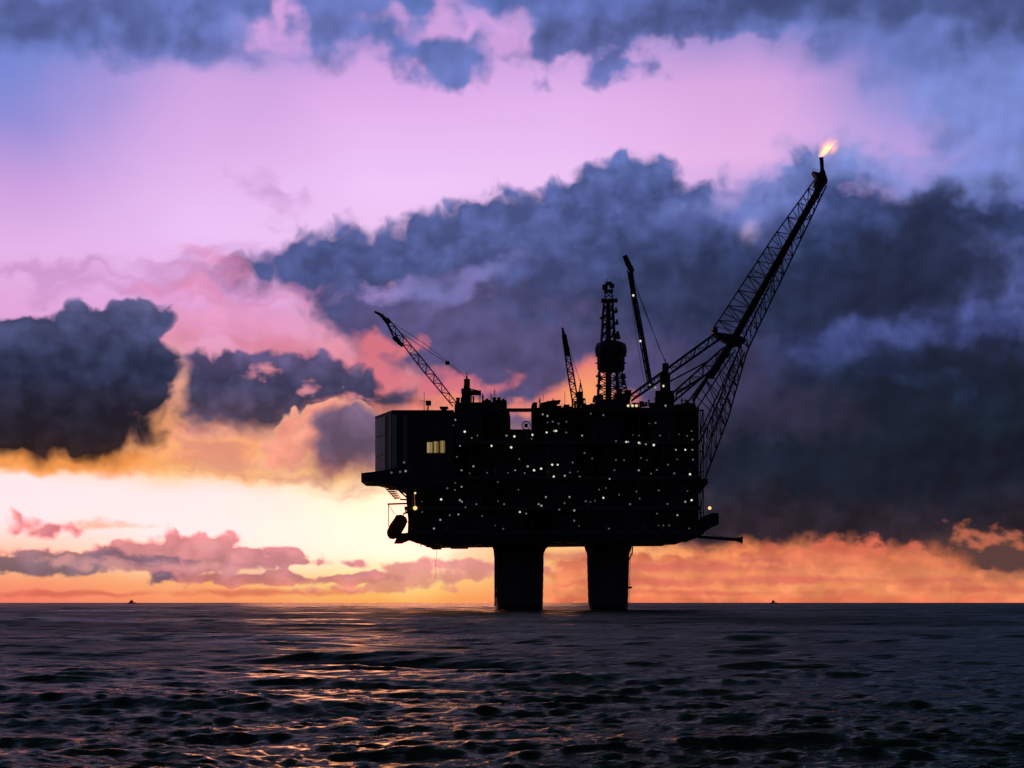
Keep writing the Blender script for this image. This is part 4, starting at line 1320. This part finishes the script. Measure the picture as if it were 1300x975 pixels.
# ------------------------------------------------------------------ cranes
def make_crane(label, foot, tip, half, Y, n, kp, pend, lamps, head, hook=None, chord_r=0.22, body=None):
    """foot/tip: boom ends in photograph pixels; half: (foot, middle, tip) half widths in pixels; kp: king post (x, y_top, y_base)"""
    k = Y / FOC
    root = empty("pedestal_crane", at(kp[0], kp[2], Y), label, "crane", "cranes on the platform deck")
    p, q = at(foot[0], foot[1], Y), at(tip[0], tip[1], Y)
    d = (q - p).normalized()
    sd = Vector((-d.z, 0, d.x))
    ch = []
    for sx, sy in ((-1, -1), (1, -1), (1, 1), (-1, 1)):
        mid_ = p.lerp(q, 0.45)
        w = [x * k for x in half]
        ch.append(poly([p + sd * (sx * w[0]) + Vector((0, sy * w[0], 0)), mid_ + sd * (sx * w[1]) + Vector((0, sy * w[1], 0)), q + sd * (sx * w[2]) + Vector((0, sy * w[2], 0))]))
    b = MB()
    for c in ch:
        b.path([c(i / 6) for i in range(7)], chord_r, 6)
    boom = b.build("boom", M['lattice'], root)
    zigzag("brace", ch[0], ch[1], n, chord_r * 0.55, boom)
    zigzag("brace", ch[3], ch[2], n, chord_r * 0.55, boom, posts=False)
    zigzag("brace", ch[1], ch[2], n // 2, chord_r * 0.5, boom, posts=False)
    b = MB()
    for (x0, y0, x1, y1, r0, r1) in head:
        b.rod(at(x0, y0, Y), at(x1, y1, Y), r0 * k, 8, r1 * k)
    b.build("boom_head", M['dark'], boom)
    z0, z1 = at(0, kp[2], Y).z, at(0, kp[1], Y).z
    x = at(kp[0], 0, Y).x
    MB().lathe([(1.9, z0 - 1.5), (1.7, z0 + 0.2), (1.5, z0 + (z1 - z0) * 0.25), (1.9, z0 + (z1 - z0) * 0.28), (1.9, z0 + (z1 - z0) * 0.34)], (x, Y), 14).build("pedestal", M['plate'], root, smooth=True)
    b = MB().box(x - 1.3, x + 1.1, Y - 1.5, Y + 1.5, z0 + (z1 - z0) * 0.34, z0 + (z1 - z0) * 0.62)
    if body:
        for bx in body:
            b.pbox(bx[0], bx[1], bx[2], bx[3], Y - 1.4, Y + 1.6)
    b.build("machinery_house", M['dark'], root)
    MB().box(x - 2.3, x - 1.32, Y - 1.9, Y - 0.2, z0 + (z1 - z0) * 0.36, z0 + (z1 - z0) * 0.52).build("cab", M['panel2'], root)
    b = MB().rod((x - 0.5, Y - 0.8, z0 + (z1 - z0) * 0.6), (x, Y, z1), 0.3, 6).rod((x - 0.5, Y + 0.8, z0 + (z1 - z0) * 0.6), (x, Y, z1), 0.3, 6).rod((x + 0.9, Y, z0 + (z1 - z0) * 0.6), (x, Y, z1), 0.26, 6)
    b.rod((x, Y, z1 - 0.6), (x, Y, z1 + 1.6), 0.12, 5)
    b.build("king_post", M['dark'], root)
    for pts in pend:
        for dy in (-0.5, 0.5):
            P_ = [at(a, c, Y) + Vector((0, dy, 0)) for a, c in pts]
            for u, v in zip(P_[:-1], P_[1:]):
                strut("cable", u, v, 0.055, root, 'cable')
    if hook:
        a, c = at(hook[0], hook[1], Y), at(hook[2], hook[3], Y)
        strut("cable", a, c, 0.05, root, 'cable')
        MB().lathe([(0.15, c.z - 2.2), (0.7, c.z - 1.6), (0.75, c.z - 0.6), (0.4, c.z)], (c.x, Y), 10).build("hook_block", M['dark'], root)
    for lx, ly, kind in lamps:
        lamp(lx, ly, Y - 1.6, root, kind, 1.1)
    return root


c1 = make_crane("crane whose long lattice boom leans left over the living quarters", (577.5, 514), (490, 405), (3.2, 4.6, 2.6), YF + 18, 18, (592.5, 477, 512),
                [[(500, 411), (540, 437), (568, 459.5), (591, 476)], [(505, 420), (568, 461.5), (591, 479)]], [(522, 446, 'mid')],
                [(475.5, 395.5, 484, 400, 1.3, 2.0), (484, 400, 494, 411, 2.2, 3.2), (484, 401, 493, 411, 1.4, 1.4)], hook=(484, 402, 506, 431), body=[(586, 598, 493, 513), (589, 596.5, 481, 493)])
b = MB().rod(at(568, 458.5, YF + 17.5), at(568, 463, YF + 17.5), 0.85, 8)
b.build("pendant_block", M['dark'], c1)
b = MB().rod(at(490, 408, YF + 17), at(500, 428, YF + 17), 0.4).rod(at(500, 428, YF + 17), at(511, 440, YF + 17), 1.0, 8, 0.5)
b.build("jib_tackle", M['dark'], c1)
make_crane("small slender crane with an upright boom between the left crane and the derrick", (731, 514), (716, 425), (3.4, 3.6, 2.2), YB + 4, 14, (737, 486, 516),
           [[(717, 424), (737, 486)]], [], [(714, 416, 716.5, 430, 1.2, 2.6), (716.5, 430, 721, 452, 2.6, 2.8)], chord_r=0.3)
make_crane("tallest crane with a steep boom and a thick black head, right of the derrick", (826, 492), (799, 343), (2.6, 3.0, 2.4), YF + 22, 22, (845, 460, 514),
           [[(803, 350), (836, 440), (845, 459)], [(803, 356), (845, 461)], [(797, 340), (801, 374), (808, 430), (818, 486)]], [(804, 375, 'bright'), (813, 433, 'bright'), (825, 489, 'mid'), (832, 492, 'mid'), (842, 490, 'bright'), (857, 479, 'dim')],
           [(793, 324.5, 798, 336, 3.0, 3.8), (798, 336, 803, 345, 3.6, 3.4), (801, 345, 806, 385, 3.0, 2.4), (806, 385, 817, 440, 2.2, 1.9), (817, 440, 826, 492, 1.9, 1.5)], body=[(838, 851, 474, 500), (832, 856, 496, 516), (841, 849, 461, 475)])

# ------------------------------------------------------------------ flare boom
FY = YF + 14
flare = empty("flare_boom", at(893, 612, FY), "long lattice flare boom leaning right over the sea with a flame burning at its tip", "flare boom")
off = Vector((0, 9, 0))
tip = at(1042, 232, FY)
A = poly([tip, at(1000, 306, FY), at(929, 431, FY), at(902, 473, FY), at(880, 508, FY)])
B = poly([at(1049, 236, FY + 2), at(1008, 322, FY + 4), at(949, 444, FY + 6), at(924, 532, FY + 6), at(893.5, 612, FY + 4)])
Cc = poly([at(1036, 226, FY + 5), at(985, 296, FY + 8), at(905, 418, FY + 12)])
Bk = poly([at(1046, 236, FY + 8), at(1000, 316, FY + 11), at(941, 436, FY + 14), at(908, 520, FY + 14), at(889, 560, FY + 12)])


def chord(f, n, r):
    b = MB()
    b.path([f(i / n) for i in range(n + 1)], r, 6)
    return b.build("chord", M['lattice'], flare)


chord(A, 12, 0.8)
chord(B, 14, 0.34)
chord(Cc, 8, 0.30)
chord(Bk, 14, 0.36)


def part_of(f, t0, t1):
    return lambda t: f(t0 + (t1 - t0) * t)


zigzag("brace", part_of(A, 0.04, 0.70), part_of(Cc, 0.02, 0.99), 20, 0.2, flare)
zigzag("brace", part_of(A, 0.02, 0.98), part_of(B, 0.02, 0.84), 26, 0.2, flare, posts=True)
zigzag("brace", part_of(B, 0.02, 0.62), part_of(Bk, 0.02, 0.66), 16, 0.19, flare, posts=False)
zigzag("brace", part_of(Cc, 0.02, 0.98), part_of(Bk, 0.02, 0.62), 16, 0.13, flare, posts=False)
zigzag("brace", part_of(B, 0.62, 0.98), part_of(Bk, 0.66, 0.98), 8, 0.15, flare, cross=True)
# flare pipe, walkway and risers run up the main chord
b = MB()
for dx, dy, r in ((1.5, 0.5, 0.75), (2.7, 1.5, 0.45), (0.4, -0.8, 0.40), (-0.6, 1.0, 0.35)):
    b.path([A(i / 10) + Vector((dx * (0.5 + i / 20), dy, 0.2)) for i in range(10)], r, 6)
b.build("flare_pipe", M['dark'], flare)
b = MB()
for i in range(60):
    t = 0.03 + i * 0.014
    p = A(t) + Vector((1.2, -0.4, 0.9))
    b.box(p.x - 0.7, p.x + 0.7, p.y - 0.3, p.y + 1.2, p.z - 0.06, p.z + 0.06)
b.path([A(0.03 + i * 0.084) + Vector((1.8, -0.7, 2.0)) for i in range(11)], 0.06, 4)
b.build("walkway", M['dark'], flare)
# fanning legs under the knee
for (xa, ya, xb, yb, r) in ((940, 440, 889, 548, 0.30), (932, 446, 884, 520, 0.32), (944, 450, 900, 560, 0.26), (926, 440, 872, 512, 0.40), (946, 446, 893, 585, 0.24)):
    strut("fan_leg", at(xa, ya, FY + 3), at(xb, yb, FY + 3), r, flare)
F1, F2 = lerp(at(940, 440, FY + 3), at(889, 548, FY + 3)), lerp(at(946, 446, FY + 3), at(893, 585, FY + 3))
zigzag("brace", F1, F2, 9, 0.13, flare)
# platform at the knee
b = MB().prism([(904, 418), (909, 421.5), (921, 423), (934, 425), (946, 428), (948, 432), (941, 438), (931, 438.5), (918, 432), (908, 425)], FY - 1, FY + 5)
b.pbox(905.5, 911, 415.5, 421, FY, FY + 4)
railing(b, at(905, 418, FY - 0.8), at(948, 425, FY - 0.8))
b.build("knee_platform", M['dark'], flare)
# back stays: two lattice arms from the knee down to the deck
for (x0, y0, x1, y1, w, n, r) in ((912, 426, 800, 506, 9, 13, 0.40), (922, 446, 838, 519, 12, 10, 0.36)):
    k = FY / FOC
    p, q = at(x0, y0, FY + 2), at(x1, y1, FY + 2)
    d = (q - p).normalized()
    sd = Vector((-d.z, 0, d.x)) * (w * 0.5 * k)
    fr, bk = Vector((0, -2.0, 0)), Vector((0, 2.5, 0))
    cs = [lerp(p + sd + fr, q + sd * 0.7 + fr), lerp(p - sd + fr, q - sd * 0.7 + fr), lerp(p + sd + bk, q + sd * 0.7 + bk), lerp(p - sd + bk, q - sd * 0.7 + bk)]
    b = MB()
    for c in cs:
        b.rod(c(0), c(1), r, 6)
    st = b.build("stay", M['lattice'], flare)
    zigzag("brace", cs[0], cs[1], n, 0.17, st)
    zigzag("brace", cs[2], cs[3], n, 0.17, st, posts=False)
strut("stay_leg", at(905, 470, FY + 1), at(858, 500, FY + 1), 0.5, flare, 'dark')
strut("stay_leg", at(900, 458, FY + 1), at(847, 486, FY + 1), 0.35, flare, 'dark')
MB().pbox(884, 898.5, 608, 614.5, FY - 1, FY + 9).prism([(884, 614.5), (898, 614.5), (888, 626)], FY + 0.5, FY + 6).build("foot_bracket", M['dark'], flare)
# head of the boom
b = MB().prism([(1032, 217), (1040, 219), (1042, 216), (1047, 216), (1051, 229), (1050, 233), (1044, 236), (1040, 240), (1034, 234), (1037, 226)], FY - 1, FY + 4)
railing(b, at(1032, 217, FY - 0.9), at(1041, 219, FY - 0.9))
b.build("head_platform", M['dark'], flare)
ft = at(1042.8, 200, FY + 2)
b = MB().rod(at(1044.5, 233, FY + 2), at(1042.8, 206, FY + 2), 0.75, 10, 0.7).rod(at(1042.8, 206, FY + 2), at(1042.8, 200, FY + 2), 0.72, 10, 0.95).rod(at(1046.5, 230, FY + 2), at(1044.8, 203, FY + 2), 0.25, 6)
b.build("flare_tip", M['dark'], flare)


def flame_material():
    m = bpy.data.materials.new("gas_flame")
    m.use_nodes = True
    nt = m.node_tree
    nt.nodes.clear()
    w = G(nt)
    tcn = w.node('ShaderNodeTexCoord')
    obj = tcn.outputs['Object']
    sp = w.node('ShaderNodeSeparateXYZ')
    wob_ = w.vm('SUBTRACT', w.noise(obj, 1.7, 4.0, 0.6, color=True), (0.5, 0.5, 0.5))
    w.put(sp.inputs[0], w.vm('MULTIPLY_ADD', wob_, (0.5, 0.5, 0.9), obj))
    x, y, z = sp.outputs                                       # z 0..1 along the flame
    rr = w.m('SQRT', w.m('MULTIPLY_ADD', x, x, w.m('MULTIPLY', y, y)))
    width = w.rng(z, 0.0, 0.5, 0.20, 0.55)
    core = w.rng(w.m('DIVIDE', rr, width), 0.0, 1.0, 1.0, 0.0, smooth=True)
    along = w.m('MULTIPLY', w.rng(z, -0.04, 0.05, 0, 1), w.rng(z, 0.2, 0.98, 1, 0, smooth=True))
    tongues = w.rng(w.noise(obj, 4.6, 4.0, 0.6, (2, 0, 7), stretch=(1, 1, 0.45)), 0.40, 0.60, 0.04, 1.0, smooth=True)
    dens = w.m('MULTIPLY', w.m('MULTIPLY', core, along), tongues)
    colr = w.node('ShaderNodeValToRGB')
    colr.color_ramp.elements[0].color = (1.0, 0.26, 0.08, 1)
    colr.color_ramp.elements[1].color = (1.0, 0.66, 0.16, 1)
    colr.color_ramp.elements[1].position = 0.4
    w.put(colr.inputs[0], dens)
    em = w.node('ShaderNodeEmission')
    w.put(em.inputs['Color'], colr.outputs[0])
    w.put(em.inputs['Strength'], w.m('MULTIPLY', dens, 0.95))
    ab = w.node('ShaderNodeVolumeAbsorption')               # added absorption: filters blue from the sky behind so the flame looks yellow
    ab.inputs['Color'].default_value = (0.75, 0.5, 0.12, 1)
    w.put(ab.inputs['Density'], w.m('MULTIPLY', dens, 0.4))
    ad = w.node('ShaderNodeAddShader')
    nt.links.new(em.outputs[0], ad.inputs[0])
    nt.links.new(ab.outputs[0], ad.inputs[1])
    out_ = w.node('ShaderNodeOutputMaterial')
    nt.links.new(ad.outputs[0], out_.inputs['Volume'])
    return m


prof = [(0.2, -0.03), (0.42, 0.10), (0.66, 0.4), (0.74, 0.7), (0.55, 0.95), (0.25, 1.1)]
me = bpy.data.meshes.new("flame")
fb_ = MB().lathe(prof, (0, 0), 16)
me.from_pydata(fb_.v, [], fb_.f)
me.materials.append(flame_material())
fl = link("flame", me, flare)
fdir_ = Vector((0.62, 0.0, 0.78))
fl.matrix_local = Matrix.Translation(ft + Vector((-0.2, 0, -0.2)) - wloc(flare)) @ fdir_.to_track_quat('Z', 'Y').to_matrix().to_4x4() @ Matrix.Diagonal((9.0, 9.0, 11.0, 1))

# ------------------------------------------------------------------ things at the platform's edge
boomy = empty("loading_boom", at(890, 685, YF + 6), "thin horizontal pipe boom with a flanged end sticking out at the platform's lower right corner", "boom")
MB().rod(at(886, 681.5, YF + 6), at(936, 685, YF + 6), 0.62, 10, 0.75).build("pipe", M['dark'], boomy, smooth=True)
MB().rod(at(936, 685, YF + 6), at(940.5, 685.4, YF + 6), 1.05, 12).rod(at(940.5, 685.4, YF + 6), at(942.6, 685.5, YF + 6), 1.55, 12).build("flange", M['dark'], boomy)
MB().rod(at(887, 674, YF + 7), at(925, 683.5, YF + 6.5), 0.1, 5).build("stay_wire", M['cable'], boomy)

hb = MB().path([at(554.5, 691, YF + 8), at(554.2, 705, YF + 8), at(553, 718, YF + 8), at(553.6, 727, YF + 8), at(552.4, 735, YF + 8)], 0.07, 6)
hose = hb.build("hanging_hose", M['cable'], None, label="thin hose hanging free below the deck, left of the thick left leg", cat="hose")


def make_ship(px, py, Y, length, height, label, mat):
    p = at(px, py, Y)
    root = empty("ship", (p.x, Y, 0), label, "ship")
    L, Hh = length, height
    b = MB()
    pr = [(-0.5, 0.30), (-0.46, -0.05), (0.42, -0.05), (0.5, 0.36), (0.38, 0.30), (0.0, 0.24), (-0.3, 0.26)]
    n = len(pr)
    vs = [(p.x + x * L, Y - 4, z * Hh) for x, z in pr] + [(p.x + x * L, Y + 4, z * Hh) for x, z in pr]
    b.add(vs, [tuple(range(n)), tuple(range(2 * n - 1, n - 1, -1))] + [(i, i + n, (i + 1) % n + n, (i + 1) % n) for i in range(n)])
    b.build("hull", M[mat], root)
    MB().box(p.x - 0.30 * L, p.x + 0.16 * L, Y - 3.4, Y + 3.4, 0.26 * Hh, 0.66 * Hh).box(p.x - 0.18 * L, p.x + 0.10 * L, Y - 3, Y + 3, 0.66 * Hh, 0.88 * Hh).build("superstructure", M[mat], root)
    MB().rod((p.x - 0.02 * L, Y, 0.88 * Hh), (p.x - 0.02 * L, Y, 1.35 * Hh), 0.35, 6).rod((p.x + 0.3 * L, Y, 0.26 * Hh), (p.x + 0.3 * L, Y, 0.75 * Hh), 0.3, 6).build("mast", M['dark'], root)
    return root


make_ship(167.5, 765, 5200, 21, 10.5, "tiny dark ship on the horizon at the far left, below the low pink cloud bank", 'dark')
make_ship(982, 765, 6000, 19, 11.5, "tiny brownish ship on the horizon to the right of the platform", 'rustred')
